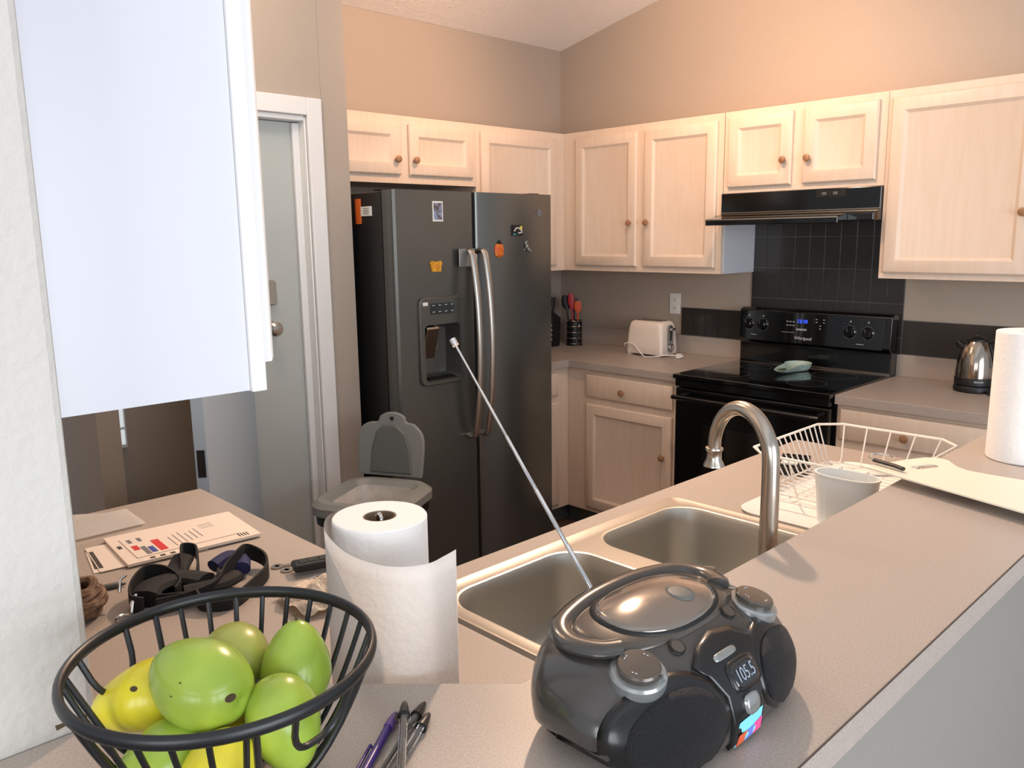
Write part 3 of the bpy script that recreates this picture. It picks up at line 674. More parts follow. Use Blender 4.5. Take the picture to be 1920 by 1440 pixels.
utensil('turner', 'black turner leaning left in the utensil holder', (ux-.010, uy-.018, CT+.02), (ux-.036, uy-.026, CT+.21), (.05, .09), 'blackm')
bm = B(); tube(bm, [(ux+.056, uy-.02, CT+.13), (ux+.062, uy-.03, CT+.11), (ux+.066, uy-.04, CT+.06), (ux+.056, uy-.045, CT+.03), (ux+.05, uy-.02, CT+.003)], .0025, seg=6, smooth_n=4)
tag(obj('whisk_wire', bm, 'chrome', smooth=True), 'thin chrome wire hanging at the right of the utensil holder', 'wire')
c = thing('knife_block', 'black knife block half hidden behind the fridge beside the utensil holder', 'knife block', (.185, -.30, CT))
bm = B(); prism(bm, [(-.375, CT+.0005), (-.245, CT+.0005), (-.235, CT+.17), (-.325, CT+.225)], .13, .215, 'yz'); obj('block', bm, 'blackm', c, bevel=.004)
for i, (xx, yy) in enumerate(((.15, -.285), (.172, -.285), (.195, -.285), (.15, -.315), (.172, -.315), (.195, -.315))):
    bm = B(); z0 = CT+.205; tube(bm, [(xx, yy, z0-.005), (xx, yy+.02, z0+.085)], .007, seg=8); obj('knife_handle', bm, 'blackcap', c, smooth=True)
bm = B()
for k in range(4): box(bm, (.2152, -.34, CT+.04+.028*k), (.2157, -.315, CT+.05+.028*k))
tube(bm, [(.217, -.36, CT+.19), (.219, -.345, CT+.175), (.219, -.345, CT+.155), (.217, -.36, CT+.14)], .003, seg=6, smooth_n=3)
obj('light_marks', bm, 'marks', c)

# ---------------------------------------------------------------- trash can
A = Vector((.955, -2.190, 0)); uu = Vector((.879, .477, 0)); vv = Vector((.477, -.879, 0))
c = thing('trash_can', 'grey plastic kitchen bin with its lid standing open before the fridge', 'trash can', (1.15, -2.25, 0))
def tp(u, v, z): p = A+uu*u+vv*v; return (p.x, p.y, z)
def tring(ins, z, r=.085): return [tp(p[0], p[1], z) for p in rrect(.165, .18, .34-2*ins, .36-2*ins, r, 6)]
bm = B(); loft(bm, [tring(.055, .002, .05), tring(.05, .02), tring(.022, .60), tring(.030, .60), tring(.055, .03)]); obj('bin_body', bm, 'greyd', c, smooth=True)
bm = B(); loft(bm, [tring(.014, .602), tring(.006, .602), tring(.004, .632), tring(.014, .632)], closed=True); obj('bag_edge', bm, 'blkband', c, smooth=True, label='black folded bag edge under the rim')
bm = B(); loft(bm, [tring(.006, .633), tring(-.004, .640), tring(-.004, .668), tring(.012, .684), tring(.040, .684, .05), tring(.058, .664, .045), tring(.058, .640, .045)], closed=True); obj('rim', bm, 'greyp', c, smooth=True)
bm = B(); rings = [tring(.0585, .668, .045), tring(.066, .63, .04), tring(.082, .53, .04), tring(.11, .46, .03)]
loft(bm, rings[1:] if 0 else rings, cap=False); bm.faces.new([bm.verts.new(p) for p in rings[-1]]); obj('bin_bag', bm, 'bag', c, smooth=True, label='crumpled pale plastic bag')
bm = B()
def lidpt(u, h, w): return tp(u, -.012+w-h*.12, .688+h*.88)
outl = [(.012, 0), (.272, 0), (.278, .12), (.270, .18), (.235, .222), (.205, .228), (.195, .252), (.165, .268), (.128, .268), (.098, .252), (.088, .228), (.050, .222), (.018, .195), (.008, .12)]
outl = outl[:2]+[(p.x, p.y) for p in catmull([Vector((a_, b_, 0)) for a_, b_ in outl[1:]], 3)][1:]
loft(bm, [[lidpt(u, h, 0) for u, h in outl], [lidpt(u, h, .016) for u, h in outl]]); ld = obj('lid', bm, 'greyp', c, bevel=.005)
bm = B(); inn = [(.062, .012), (.235, .012), (.226, .12), (.205, .185), (.165, .222), (.115, .222), (.085, .19), (.068, .12)]
loft(bm, [[lidpt(u, h, .0165) for u, h in inn], [lidpt(.148+(u-.148)*.93, .11+(h-.11)*.93, .024) for u, h in inn]]); obj('lid_panel', bm, 'greyd', ld, bevel=.003)
bm = B(); p = lidpt(.148, .245, .017); tube(bm, [p, Vector(p)+vv*.004], .007, seg=12); obj('latch_hole', bm, 'blackm', ld)

# ---------------------------------------------------------------- things on the left counter
def sheet(name, label, cat, poly, z, th, m, marks=(), extra=(), group=None, curl=0):
    bm = B(); prism(bm, poly, z, z+th)
    for (p, mi) in marks: prism(bm, p, z+th, z+th+.0003, mi=mi)
    return tag(obj(name, bm, m, extra=extra), label, cat, 'mail pile on the left counter')
def quad(o, ax, ay, u0, u1, v0, v1):
    f = lambda u, v: (o[0]+ax[0]*u+ay[0]*v, o[1]+ax[1]*u+ay[1]*v); return [f(u0, v0), f(u1, v0), f(u1, v1), f(u0, v1)]
bm = B(); nx, ny = 10, 8; g = []
P00, P10, P11, P01 = Vector((1.63, -3.36, 0)), Vector((1.447, -3.31, 0)), Vector((1.49, -3.19, 0)), Vector((1.63, -3.195, 0))
for i in range(nx+1):
    row = []
    for j in range(ny+1):
        s, t = i/nx, j/ny; p = P00*(1-s)*(1-t)+P10*s*(1-t)+P11*s*t+P01*(1-s)*t
        row.append(bm.verts.new((p.x, p.y, CT+.0065+.004*math.sin(s*7)*math.cos(t*5)*s)))
    g.append(row)
for i in range(nx):
    for j in range(ny): bm.faces.new((g[i][j], g[i+1][j], g[i+1][j+1], g[i][j+1]))
bmesh.ops.solidify(bm, geom=bm.faces[:], thickness=.0015)
tag(obj('paper_napkin', bm, 'paper'), 'blank white napkin at the far end of the left counter', 'napkin')
ax = (.0, 0); 
oA = (1.842, -3.345); eA = Vector((.02, .29)); 
ax = Vector((.03, .300)).normalized(); ay = Vector((-1, .08)).normalized()
# mail: lower envelopes fanned at the left, a big envelope, a bill on top
sheet('envelope', 'lowest envelope fanned out at the left end of the mail pile', 'envelope', quad((1.843, -3.375), Vector((.18, .98)), Vector((-.98, .18)), 0, .22, 0, .135), CT+.0005, .0014, 'letter', [(quad((1.843, -3.375), Vector((.18, .98)), Vector((-.98, .18)), .004, .018, .02, .10), 1)], ('ink',))
sheet('envelope', 'grey printed envelope second from the bottom of the mail pile', 'envelope', quad((1.850, -3.365), Vector((.12, .99)), Vector((-.99, .12)), 0, .22, 0, .16), CT+.0022, .0014, 'letter', [(quad((1.850, -3.365), Vector((.12, .99)), Vector((-.99, .12)), .002, .010, .02, .13), 1)], ('ink',))
o0 = (1.868, -3.318)
mk = [(quad(o0, ax, ay, .045+.02*i, .055+.02*i, .004, .014), 1) for i in range(3)] + [(quad(o0, ax, ay, .232+.006*i, .235+.006*i, .010, .030), 1) for i in range(4)] + [(quad(o0, ax, ay, .008, .016, .10, .12), 1)]
sheet('magazine', 'large flat mailer under the printed bill in the mail pile', 'mail', quad(o0, ax, ay, 0, .275, 0, .195), CT+.0038, .006, 'letter', mk, ('ink',))
o1_ = (1.848, -3.292); a1 = Vector((.06, .998)).normalized(); a2 = Vector((-.998, .06)).normalized()
mk = [(quad(o1_, a1, a2, .050, .066, .010, .085), 2), (quad(o1_, a1, a2, .034, .045, .010, .05), 3), (quad(o1_, a1, a2, .008, .020, .045, .075), 2), (quad(o1_, a1, a2, .022, .032, .006, .060), 1)]
for i in range(6): mk.append((quad(o1_, a1, a2, .085+.012*i, .087+.012*i, .015+.004*i, .08+.008*(i % 3)), 1))
for i in range(3): mk.append((quad(o1_, a1, a2, .16, .19, .085+.012*i, .087+.012*i), 1))
for i in range(2): mk.append((quad(o1_, a1, a2, .01+.02*i, .018+.02*i, .095, .12), 1))
sheet('utility_bill', 'printed bill with red and blue bars on top of the mail pile', 'letter', quad(o1_, a1, a2, 0, .215, 0, .135), CT+.0104, .0008, 'letter', mk, ('marksd', 'inkred', 'inkblue'))
# grey pen by the wall
bm = B(); tube(bm, [(1.93, -3.425, CT+.006), (1.945, -3.365, CT+.006), (1.948, -3.350, CT+.005)], [.0055, .0055, .0015], seg=10)
tag(obj('pen', bm, 'greyd', smooth=True), 'grey pen lying left of the black harness by the wall', 'pen')
# brown wicker coil
c = thing('wicker_ball', 'brown woven coil half hidden behind the left wall end', 'basket', (2.03, -3.47, CT))
bm = B()
for k in range(9):
    pts_ = []
    for j in range(20):
        a = 2*PI*j/20; r = .050-.012*abs(k-4)/4*1.2; tilt = .35*math.sin(k*1.9)
        pts_.append((2.025+r*math.cos(a), -3.462+r*math.sin(a)*.95, CT+.0085+.0075*k*.8+.008*math.sin(a*3+k*2)*.5+.0))
    tube(bm, pts_, .0075, seg=6, closed=True)
obj('coil', bm, 'wicker', c, smooth=True)
bm = B()
for j in range(5): tube(bm, [(2.025+.046*math.cos(5.3+.16*j), -3.462+.046*math.sin(5.3+.16*j), CT+.02), (2.025+.056*math.cos(5.3+.16*j), -3.462+.056*math.sin(5.3+.16*j), CT+.04), (2.025+.045*math.cos(5.3+.16*j), -3.462+.045*math.sin(5.3+.16*j), CT+.066)], .003, seg=6, smooth_n=3)
obj('tie', bm, 'letter', c, smooth=True)

# harness
def band(bm, P, w, th=.0022, n=6, mi=0, up=None):
    """strap: rectangular band following P, width along 'up'"""
    P = catmull(P, n); rings = []
    for i, p in enumerate(P):
        t = (P[min(i+1, len(P)-1)]-P[max(i-1, 0)]).normalized()
        u = Vector(up[min(i//n, len(up)-1)]) if isinstance(up, list) else Vector(up or (0, 0, 1)); u = (u-t*u.dot(t)).normalized(); s_ = t.cross(u).normalized()
        rings.append([p+u*(w/2)+s_*th, p-u*(w/2)+s_*th, p-u*(w/2)-s_*th, p+u*(w/2)-s_*th])
    loft(bm, rings, mi=mi)
c = thing('dog_harness', 'tangled black webbing harness with blue part on the counter', 'harness', (2.05, -3.28, CT))
Z = CT
bm = B()
band(bm, [(2.098, -3.372, Z+.016), (2.075, -3.385, Z+.020), (2.035, -3.365, Z+.030), (2.005, -3.330, Z+.036), (2.020, -3.300, Z+.030), (2.060, -3.290, Z+.018), (2.10, -3.315, Z+.018)], .032)
band(bm, [(2.06, -3.30, Z+.014), (2.02, -3.27, Z+.022), (1.97, -3.25, Z+.038), (1.945, -3.235, Z+.040), (1.955, -3.215, Z+.032), (2.01, -3.235, Z+.020), (2.06, -3.26, Z+.014)], .026)
band(bm, [(2.09, -3.38, Z+.010), (2.06, -3.35, Z+.012), (2.04, -3.31, Z+.013), (2.07, -3.27, Z+.013), (2.11, -3.25, Z+.012)], .022)
obj('strap', bm, 'strap', c)
bm = B()
band(bm, [(2.115, -3.355, Z+.014), (2.13, -3.30, Z+.016), (2.125, -3.25, Z+.020), (2.09, -3.215, Z+.030), (2.06, -3.175, Z+.040), (2.035, -3.145, Z+.035), (2.065, -3.125, Z+.022), (2.115, -3.145, Z+.016), (2.16, -3.20, Z+.014), (2.19, -3.25, Z+.014), (2.165, -3.29, Z+.014), (2.13, -3.29, Z+.018)], .030)
band(bm, [(2.07, -3.36, Z+.013), (2.10, -3.33, Z+.014), (2.12, -3.28, Z+.014), (2.10, -3.24, Z+.018), (2.07, -3.22, Z+.022)], .024)
obj('strap', bm, 'strap', c)
bm = B(); tube(bm, [(2.075, -3.362, Z+.022), (2.05, -3.335, Z+.026), (2.04, -3.28, Z+.022), (2.08, -3.25, Z+.020)], .016, seg=10, smooth_n=4, flat=(.027, .013)); tube(bm, [(2.02, -3.285, CT+.020), (1.985, -3.262, CT+.024), (1.965, -3.245, CT+.030)], .014, seg=10, smooth_n=4, flat=(.022, .012)); tube(bm, [(2.10, -3.30, CT+.019), (2.115, -3.24, CT+.020), (2.10, -3.20, CT+.020)], .014, seg=10, smooth_n=4, flat=(.018, .012)); obj('padding', bm, 'strap', c, smooth=True)
bm = B(); tube(bm, [(2.035, -3.215, Z+.024), (2.025, -3.18, Z+.030), (2.04, -3.16, Z+.024), (2.075, -3.175, Z+.020)], .013, seg=10, smooth_n=4, flat=(.016, .013)); obj('blue_pad', bm, 'strapb', c, smooth=True, label='dark blue fabric part')
bm = B(); tube(bm, [(2.10+.013*math.cos(a), -3.405+.013*math.sin(a), Z+.006) for a in [2*PI*j/16 for j in range(16)]], .0028, seg=8, closed=True); tube(bm, [(2.095, -3.392, Z+.008), (2.085, -3.385, Z+.022), (2.075, -3.375, Z+.03)], .0045, seg=8); obj('snap_hook', bm, 'chrome', c, smooth=True)
bm = B(); tube(bm, [(2.042, -3.392, Z+.030), (2.030, -3.385, Z+.048), (2.022, -3.372, Z+.05)], .0028, seg=8); obj('buckle', bm, 'chrome', c, smooth=True)

# key fob, keys, tissue
c = thing('car_key_fob', 'black key fob with two buttons left of the paper towels', 'key fob', (2.145, -3.055, CT))
Kd = Vector((.30, .954)).normalized(); Kn = Vector((.954, -.30))
def kq(u0, u1, v0, v1): o = Vector((2.145, -3.060)); return [tuple(o+Kd*u+Kn*v) for u, v in ((u0, v0), (u1, v0), (u1, v1), (u0, v1))]
bm = B(); loft(bm, [[(p[0], p[1], z) for p in kq(-.042*s, .042*s, -.018*s, .018*s)] for z, s in ((CT+.0075, .85), (CT+.012, 1), (CT+.021, 1), (CT+.025, .9))]); obj('case', bm, 'blackm', c, bevel=.003)
for q in ((-.030, -.014), (-.010, .008), (.011, .032)):
    bm = B(); prism(bm, kq(q[0], q[1], -.010, .010), CT+.0252, CT+.0262); obj('button', bm, 'blackcap', c, bevel=.0006)
bm = B(); tube(bm, [(2.195+.014*math.cos(a), -3.090+.014*math.sin(a), CT+.004+.004*math.sin(a)) for a in [2*PI*j/18 for j in range(18)]], .0016, seg=6, closed=True)
tag(obj('key_ring', bm, 'chrome', smooth=True), 'small metal ring below the black key fob', 'key ring')
def key(name, label, x, y, a):
    bm = B(); d = Vector((math.cos(a), math.sin(a))); n = Vector((-d.y, d.x))
    lathe(bm, (x, y, CT+.0006), [(.012, 0), (.012, .0025), (.005, .0025), (.005, 0)], seg=20); o = Vector((x, y))+d*.011
    prism(bm, [tuple(o+n*.004), tuple(o+d*.045+n*.004), tuple(o+d*.05), tuple(o+d*.042-n*.003), tuple(o+d*.036-n*.001), tuple(o+d*.030-n*.004), tuple(o-n*.004)], CT+.0008, CT+.003)
    return tag(obj(name, bm, 'nickel', smooth=True), label, 'key', 'keys beside the key fob')
key('door_key', 'metal key lying farthest left of the key fob', 2.075, -3.103, 1.15); key('door_key', 'metal key lying right beside the key fob', 2.105, -3.098, 1.25)
bm = B(); n_ = 16; g = []
for i in range(n_+1):
    row = []
    for j in range(n_+1):
        s, t = i/n_*2-1, j/n_*2-1; r = math.hypot(s, t)
        x = 2.270+.066*s*(1-.12*t*t); y = -3.130+.058*t*(1-.15*s*s)
        z = CT+.004+.046*max(0, 1-r*.8)*(.85+.35*math.sin(5*s+2.2*t))+.010*abs(math.sin(4.2*s*t+3*t))
        row.append(bm.verts.new((x, y, z)))
    g.append(row)
for i in range(n_):
    for j in range(n_): bm.faces.new((g[i][j], g[i+1][j], g[i+1][j+1], g[i][j+1]))
bmesh.ops.solidify(bm, geom=bm.faces[:], thickness=.0015)
tag(obj('crumpled_tissue', bm, 'tissue', smooth=True, sub=1), 'crumpled cream tissue beside the paper towel roll', 'tissue')

# ---------------------------------------------------------------- paper towel roll with loose sheet (lower counter)
px, py = 2.655, -3.247
c = thing('paper_towel_roll', 'near paper towel roll with a loose sheet curling round to the right', 'paper towel roll', (px, py, CT), group='paper towel rolls')
bm = B(); lathe(bm, (px, py, CT), [(.060, .012), (.0625, .014), (.0625, .284), (.061, .286), (.0225, .286), (.0215, .284), (.0215, .012)], seg=56); obj('roll', bm, 'paper', c, smooth=True)
bm = B(); lathe(bm, (px, py, CT), [(.0213, .012), (.0213, .2855), (.0200, .2855), (.0200, .012)], seg=32, cap=False); obj('core', bm, 'core', c, smooth=True)
path = [(2.612, -3.203), (2.594, -3.228), (2.592, -3.262), (2.606, -3.296), (2.640, -3.322), (2.686, -3.339), (2.738, -3.349), (2.783, -3.345), (2.812, -3.330), (2.827, -3.302), (2.823, -3.275), (2.817, -3.252)]
P = catmull([Vector((a, b_, 0)) for a, b_ in path], 6); bm = B(); rings = []
for k in range(13):
    t = k/12; rings.append([(p.x, p.y, CT+.0135+.2715*t+.0022*math.sin(i*.35)*(1-t)) for i, p in enumerate(P)])
loft(bm, rings, cap=False, wrap=False); bmesh.ops.solidify(bm, geom=bm.faces[:], thickness=.0007)
obj('loose_sheet', bm, 'paper', c, smooth='all')
c = thing('paper_towel_holder', 'wire paper towel holder whose loop shows inside the near roll', 'towel holder', (px, py, CT))
bm = B(); lathe(bm, (px, py, CT), [(.062, .0005), (.062, .006), (.055, .010), (.001, .0105)]); obj('base_plate', bm, 'chrome', c, smooth=True)
bm = B(); tube(bm, [(px-.006, py, CT+.010), (px-.006, py, CT+.26), (px-.005, py, CT+.280), (px+.001, py-.001, CT+.289), (px+.008, py-.002, CT+.278), (px+.009, py-.002, CT+.25)], .0026, seg=10, smooth_n=5); obj('loop_rod', bm, 'chrome', c, smooth=True)
# far roll on the bar
c = thing('paper_towel_roll', 'upright white paper towel roll cut off at the right edge', 'paper towel roll', (3.052, -1.84, 1.07), group='paper towel rolls')
bm = B(); lathe(bm, (3.052, -1.84, 1.07), [(.070, .001), (.0715, .003), (.0715, .277), (.070, .279), (.0225, .279), (.0215, .277), (.0215, .001)], seg=56); obj('roll', bm, 'paper', c, smooth=True)
bm = B(); lathe(bm, (3.052, -1.84, 1.07), [(.0213, .001), (.0213, .2785), (.0200, .2785), (.0200, .001)], seg=32, cap=False); obj('core', bm, 'core', c, smooth=True)

# ---------------------------------------------------------------- dish rack, tray, cutlery bin, trivet
c = thing('drainboard_tray', 'white rounded drainboard tray under the wire dish rack', 'tray', (2.71, -1.87, CT))
bm = B(); loft(bm, [[(p[0], p[1], z) for p in rrect(2.735, -1.885, w, h, r, 6)] for w, h, z, r in ((.36, .58, CT+.0005, .05), (.372, .592, CT+.008, .055), (.362, .582, CT+.008, .05), (.35, .57, CT+.004, .05))])
obj('tray', bm, 'white', c, smooth=True)
c = thing('dish_rack', 'white wire dish rack beside the sink', 'dish rack', (2.70, -1.85, CT))
RT, RBm = CT+.118, CT+.020
def oct_(x0, x1, y0, y1, k): return [(x0, y0+k), (x0, y1-k), (x0+k, y1), (x1-k, y1), (x1, y1-k), (x1, y0+k), (x1-k, y0), (x0+k, y0)]
top = oct_(2.505, 2.868, -2.062, -1.618, .05); low = oct_(2.545, 2.830, -2.035, -1.665, .03)
bm = B(); tube(bm, [(x, y, RT) for x, y in top]+[(top[0][0], top[0][1], RT)], .0034, seg=8); obj('top_rail', bm, 'whitew', c, smooth=True)
bm = B(); tube(bm, [(x, y, RBm) for x, y in low]+[(low[0][0], low[0][1], RBm)], .0028, seg=8)
obj('bottom_rail', bm, 'whitew', c, smooth=True)
def sidew(ax_, n, rng, tfix, bfix):
    for i in range(n):
        s = rng[0]+(rng[1]-rng[0])*i/(n-1); m_ = (rng[0]+rng[1])/2; s2 = m_+(s-m_)*.86
        bm = B()
        if ax_ == 'y': P_ = [(tfix, s, RT), (bfix, s2, RBm+.012), (bfix+(.01 if bfix < 2.7 else -.01), s2, RBm)]
        else: P_ = [(s, tfix, RT), (s2, bfix, RBm+.012), (s2, bfix+(.01 if bfix < -1.9 else -.01), RBm)]
        tube(bm, P_, .0022, seg=6); obj('side_wire', bm, 'whitew', c)
sidew('y', 13, (-2.00, -1.66), 2.505, 2.545); sidew('y', 13, (-2.00, -1.66), 2.868, 2.830)
sidew('x', 5, (2.56, 2.815), -1.618, -1.665); sidew('x', 5, (2.56, 2.815), -2.062, -2.035)
for i in range(13):
    bm = B(); y = -2.02+.028*i; tube(bm, [(2.548, y, RBm), (2.60, y, RBm-.002), (2.69, y, RBm-.002), (2.78, y, RBm-.002), (2.827, y, RBm)], .0018, seg=6); obj('floor_wire', bm, 'whitew', c)
bm = B()
for x in (2.62, 2.69, 2.76): tube(bm, [(x, -2.04, RBm-.004), (x, -1.67, RBm-.004)], .0022, seg=6)
obj('cross_wire', bm, 'whitew', c)
for x, y in ((2.55, -2.04), (2.55, -1.67), (2.825, -2.04), (2.825, -1.67)):
    bm = B(); cyl(bm, (x, y, CT+.0045), (x, y, RBm), .0055, seg=12); obj('foot', bm, 'white', c, smooth=True)
c = thing('cutlery_bin', 'pale oval cutlery bin hooked on the near side of the dish rack', 'cutlery bin', (2.79, -2.12, CT+.01))
bm = B()
def oval(w, h, z): return [(2.793+w*math.copysign(abs(math.cos(a))**.8, math.cos(a)), -2.125+h*math.copysign(abs(math.sin(a))**.8, math.sin(a)), z) for a in [2*PI*j/36 for j in range(36)]]
loft(bm, [oval(.056, .028, CT+.010), oval(.060, .031, CT+.014), oval(.068, .036, CT+.122), oval(.071, .0385, CT+.124), oval(.071, .0385, CT+.128), oval(.0665, .0345, CT+.128), oval(.058, .029, CT+.018)]); obj('bin', bm, 'bintr', c, smooth=True)
bm = B()
for s in (-.03, .03): tube(bm, [(2.79+s, -2.092, CT+.11), (2.79+s, -2.090, CT+.130), (2.79+s, -2.080, CT+.130), (2.79+s, -2.078, CT+.123)], .002, seg=6)
obj('hook', bm, 'whitew', c)
c = thing('wire_trivet', 'small black grid trivet with a white pad on the counter behind the dish rack side', 'trivet', (2.48, -1.74, CT))
TX = lambda u, v: (2.478+u*.93-v*.36, -1.742+u*.36+v*.93)
bm = B()
for i in range(7): o_ = -.072+.024*i; prism(bm, [TX(-.036, o_-.0025), TX(.036, o_-.0025), TX(.036, o_+.0025), TX(-.036, o_+.0025)], CT+.0005, CT+.022)
for i in range(5): o_ = -.036+.018*i; prism(bm, [TX(o_-.0022, -.074), TX(o_+.0022, -.074), TX(o_+.0022, .074), TX(o_-.0022, .074)], CT+.0005, CT+.0215)
obj('grid', bm, 'blackm', c)
bm = B(); prism(bm, [TX(-.030, -.055), TX(.015, -.055), TX(.015, -.015), TX(-.030, -.015)], CT+.0222, CT+.030); obj('pad', bm, 'white', c, bevel=.003)

# ---------------------------------------------------------------- cutting board and peeler
c = thing('cutting_board', 'cream plastic cutting board with handle slot lying on the bar', 'cutting board', (3.05, -2.15, 1.08))
bo = [(2.870, -2.212), (2.868, -2.190), (2.905, -2.095), (2.925, -2.055), (2.945, -2.040), (2.968, -2.046), (2.995, -2.082), (3.02, -2.098), (3.06, -2.10), (3.30, -2.09), (3.31, -2.10), (3.31, -2.335), (3.30, -2.34)]
bm = B(); sl = [(p[0], p[1]) for p in rrect(0, 0, .060, .024, .0118, 5)]
ca, sa = math.cos(1.08), math.sin(1.08); sl = [(2.950+p[0]*ca-p[1]*sa, -2.128+p[0]*sa+p[1]*ca) for p in sl]
plate(bm, bo, [sl], 1.0890, 1.0920); obj('board', bm, 'cutting', c)
bm = B()
for q in ((3.0, -2.16), (3.19, -2.25), (3.18, -2.13)): lathe(bm, (q[0], q[1], 1.0705), [(.008, 0), (.008, .0178)], seg=16)
obj('rubber_foot', bm, 'white', c)
c = thing('vegetable_peeler', 'peeler with black handle resting on the tip of the cutting board', 'peeler', (2.90, -2.17, 1.0945))
bm = B(); tube(bm, [(2.905, -2.212, 1.0995), (2.918, -2.185, 1.0995), (2.895, -2.150, 1.0995), (2.87, -2.135, 1.0995)][:2]+[(2.890, -2.178, 1.0995), (2.868, -2.168, 1.0995)], .004, seg=8, smooth_n=0)
bm.free()
bm = B(); tube(bm, [(2.935, -2.200, 1.099), (2.915, -2.190, 1.0995), (2.890, -2.182, 1.0995), (2.868, -2.176, 1.100)], [.003, .0046, .0046, .0035], seg=10, smooth_n=4, flat=(.0055, .004)); obj('handle', bm, 'blackcap', c, smooth=True)
bm = B(); tube(bm, [(2.868, -2.176, 1.100), (2.850, -2.160, 1.101), (2.852, -2.135, 1.102), (2.872, -2.125, 1.102), (2.890, -2.130, 1.101)], .0017, seg=6, smooth_n=4); obj('blade_loop', bm, 'chrome', c, smooth=True)

# ---------------------------------------------------------------- fruit bowl and fruit
BC = Vector((2.857, -3.556, 1.07)); BR, BH = .1305, .128
c = thing('fruit_bowl', 'round black wire fruit bowl on the near end of the bar', 'fruit bowl', BC)
def brad(h): t = max(0, min(1, (h-.008)/(BH-.008))); return .052+(BR-.052)*t**.58
def bpt(a, h): r = brad(h); return BC+Vector((r*math.cos(a), r*math.sin(a), h))
bm = B(); tube(bm, [BC+Vector((BR*math.cos(2*PI*j/72), BR*math.sin(2*PI*j/72), BH)) for j in range(72)], .005, seg=12, closed=True, flat=(.0042, .0062)); obj('rim', bm, 'wire', c, smooth=True)
bm = B(); tube(bm, [BC+Vector((.052*math.cos(2*PI*j/40), .052*math.sin(2*PI*j/40), .008)) for j in range(40)], .0042, seg=10, closed=True)
tube(bm, [BC+Vector((.052*math.cos(2*PI*j/40), .052*math.sin(2*PI*j/40), .0045)) for j in range(40)], .0042, seg=10, closed=True); obj('base_ring', bm, 'wire', c, smooth=True)
GA = (math.radians(13), math.radians(213))     # centres of the two scroll gaps
def ingap(a): return any(abs((a-g_+PI) % (2*PI)-PI) < math.radians(29) for g_ in GA)
for k in range(30):
    a = 2*PI*(k+.5)/30
    if ingap(a): continue
    bm = B(); tube(bm, [bpt(a, BH*(1-(1-t)**1.0)) if 0 else bpt(a, .008+(BH-.008)*t**1.6) for t in [i/14 for i in range(15)]], .0026, seg=8); obj('vertical_wire', bm, 'wire', c, smooth=True)
for g_ in GA:
    for half, dep in ((math.radians(28), .108), (math.radians(14), .045)):
        P = []
        for i in range(25):
            t = i/24*2-1; P.append(bpt(g_+half*t*(1 if abs(t) > .2 else 1), BH-dep*(1-t*t*t*t)**.5 if abs(t) < 1 else BH))
        bm = B(); tube(bm, P, .0030, seg=8); obj('scroll_wire', bm, 'wire', c, smooth=True)
bm = B()
for k in range(4):
    a = PI*k/4; tube(bm, [BC+Vector((.05*math.cos(a), .05*math.sin(a), .0095)), BC-Vector((.05*math.cos(a), .05*math.sin(a), -.0095))], .002, seg=6)
obj('floor_wire', bm, 'wire', c)

def fruit(label, cpos, r, length, axis, m, name='pear', taper=.62, blossom=True, stemlen=.012, sd=0, spots=()):
    """pear: axis points from blossom end to stem end"""
    axis = Vector(axis).normalized(); q = axis.to_track_quat('Z', 'Y'); cpos = Vector(cpos)
    root = thing(name, label, 'fruit', cpos, group='pears in the wire bowl')
    bm = B(); rings = []; N = 22
    for i in range(N+1):
        t = i/N; z = -math.cos(PI*t)*length/2
        base = math.sin(PI*t)
        k = 1-(1-taper)*max(0, min(1, (t-.42)/.5))**1.1
        if t < .42: k = 1.0
        rr = r*base**.86*k if 0 < t < 1 else .0008
        if i == 0: z += .004
        ring = []
        for j in range(28):
            a = 2*PI*j/28; wob = 1+.022*math.sin(2*a+sd)+.012*math.sin(3*a+sd*2+t*4)
            v = Vector((rr*wob*math.cos(a), rr*wob*math.sin(a), z)); v.x += .10*r*math.sin(t*PI)*math.sin(sd); v.rotate(q); ring.append(cpos+v)
        rings.append(ring)
    loft(bm, rings); bmesh.ops.recalc_face_normals(bm, faces=bm.faces[:]); tree = BVHTree.FromBMesh(bm); obj('skin', bm, m, root, smooth='all', sub=1)
    for sp in spots:
        dv_ = Vector(sp[:3]).normalized(); hp, hn, _, _ = tree.ray_cast(cpos+dv_*.2, -dv_)
        if hp is None: continue
        qq = hn.to_track_quat('Z', 'Y'); bm = B(); rr_ = []
        for rr, h in ((sp[3], -.0006), (sp[3]*.9, .0005), (sp[3]*.4, .0001)):
            ring = []
            for j in range(14): v = Vector((rr*math.cos(2*PI*j/14), rr*.7*math.sin(2*PI*j/14), h)); v.rotate(qq); ring.append(hp+v)
            rr_.append(ring)
        loft(bm, rr_); obj('blemish', bm, 'stem', root, smooth=True)
    if blossom:
        bm = B(); pts2 = []
        for rr, h in ((.0045, .001), (.0055, -.0012), (.003, -.0022), (.0008, -.0012)):
            ring = []
            for j in range(14): v = Vector((rr*math.cos(2*PI*j/14), rr*math.sin(2*PI*j/14), -length/2+.0025+h)); v.rotate(q); ring.append(cpos+v)
            pts2.append(ring)
        loft(bm, pts2); obj('blossom_end', bm, 'stem', root, smooth=True)
    if stemlen:
        bm = B(); P = [Vector((0, 0, length/2-.004)), Vector((.001, 0, length/2+stemlen*.5)), Vector((.003*(stemlen/.012)**.5, 0, length/2+stemlen))]
        for v in P: v.rotate(q)
        tube(bm, [cpos+v for v in P], [.0016, .0013, .0026], seg=8, smooth_n=3); obj('stem', bm, 'stem', root, smooth=True)
    return root
b0 = BC
def ft(dx_, dy_, dz_): return (b0.x+dx_, b0.y+dy_, b0.z+dz_)
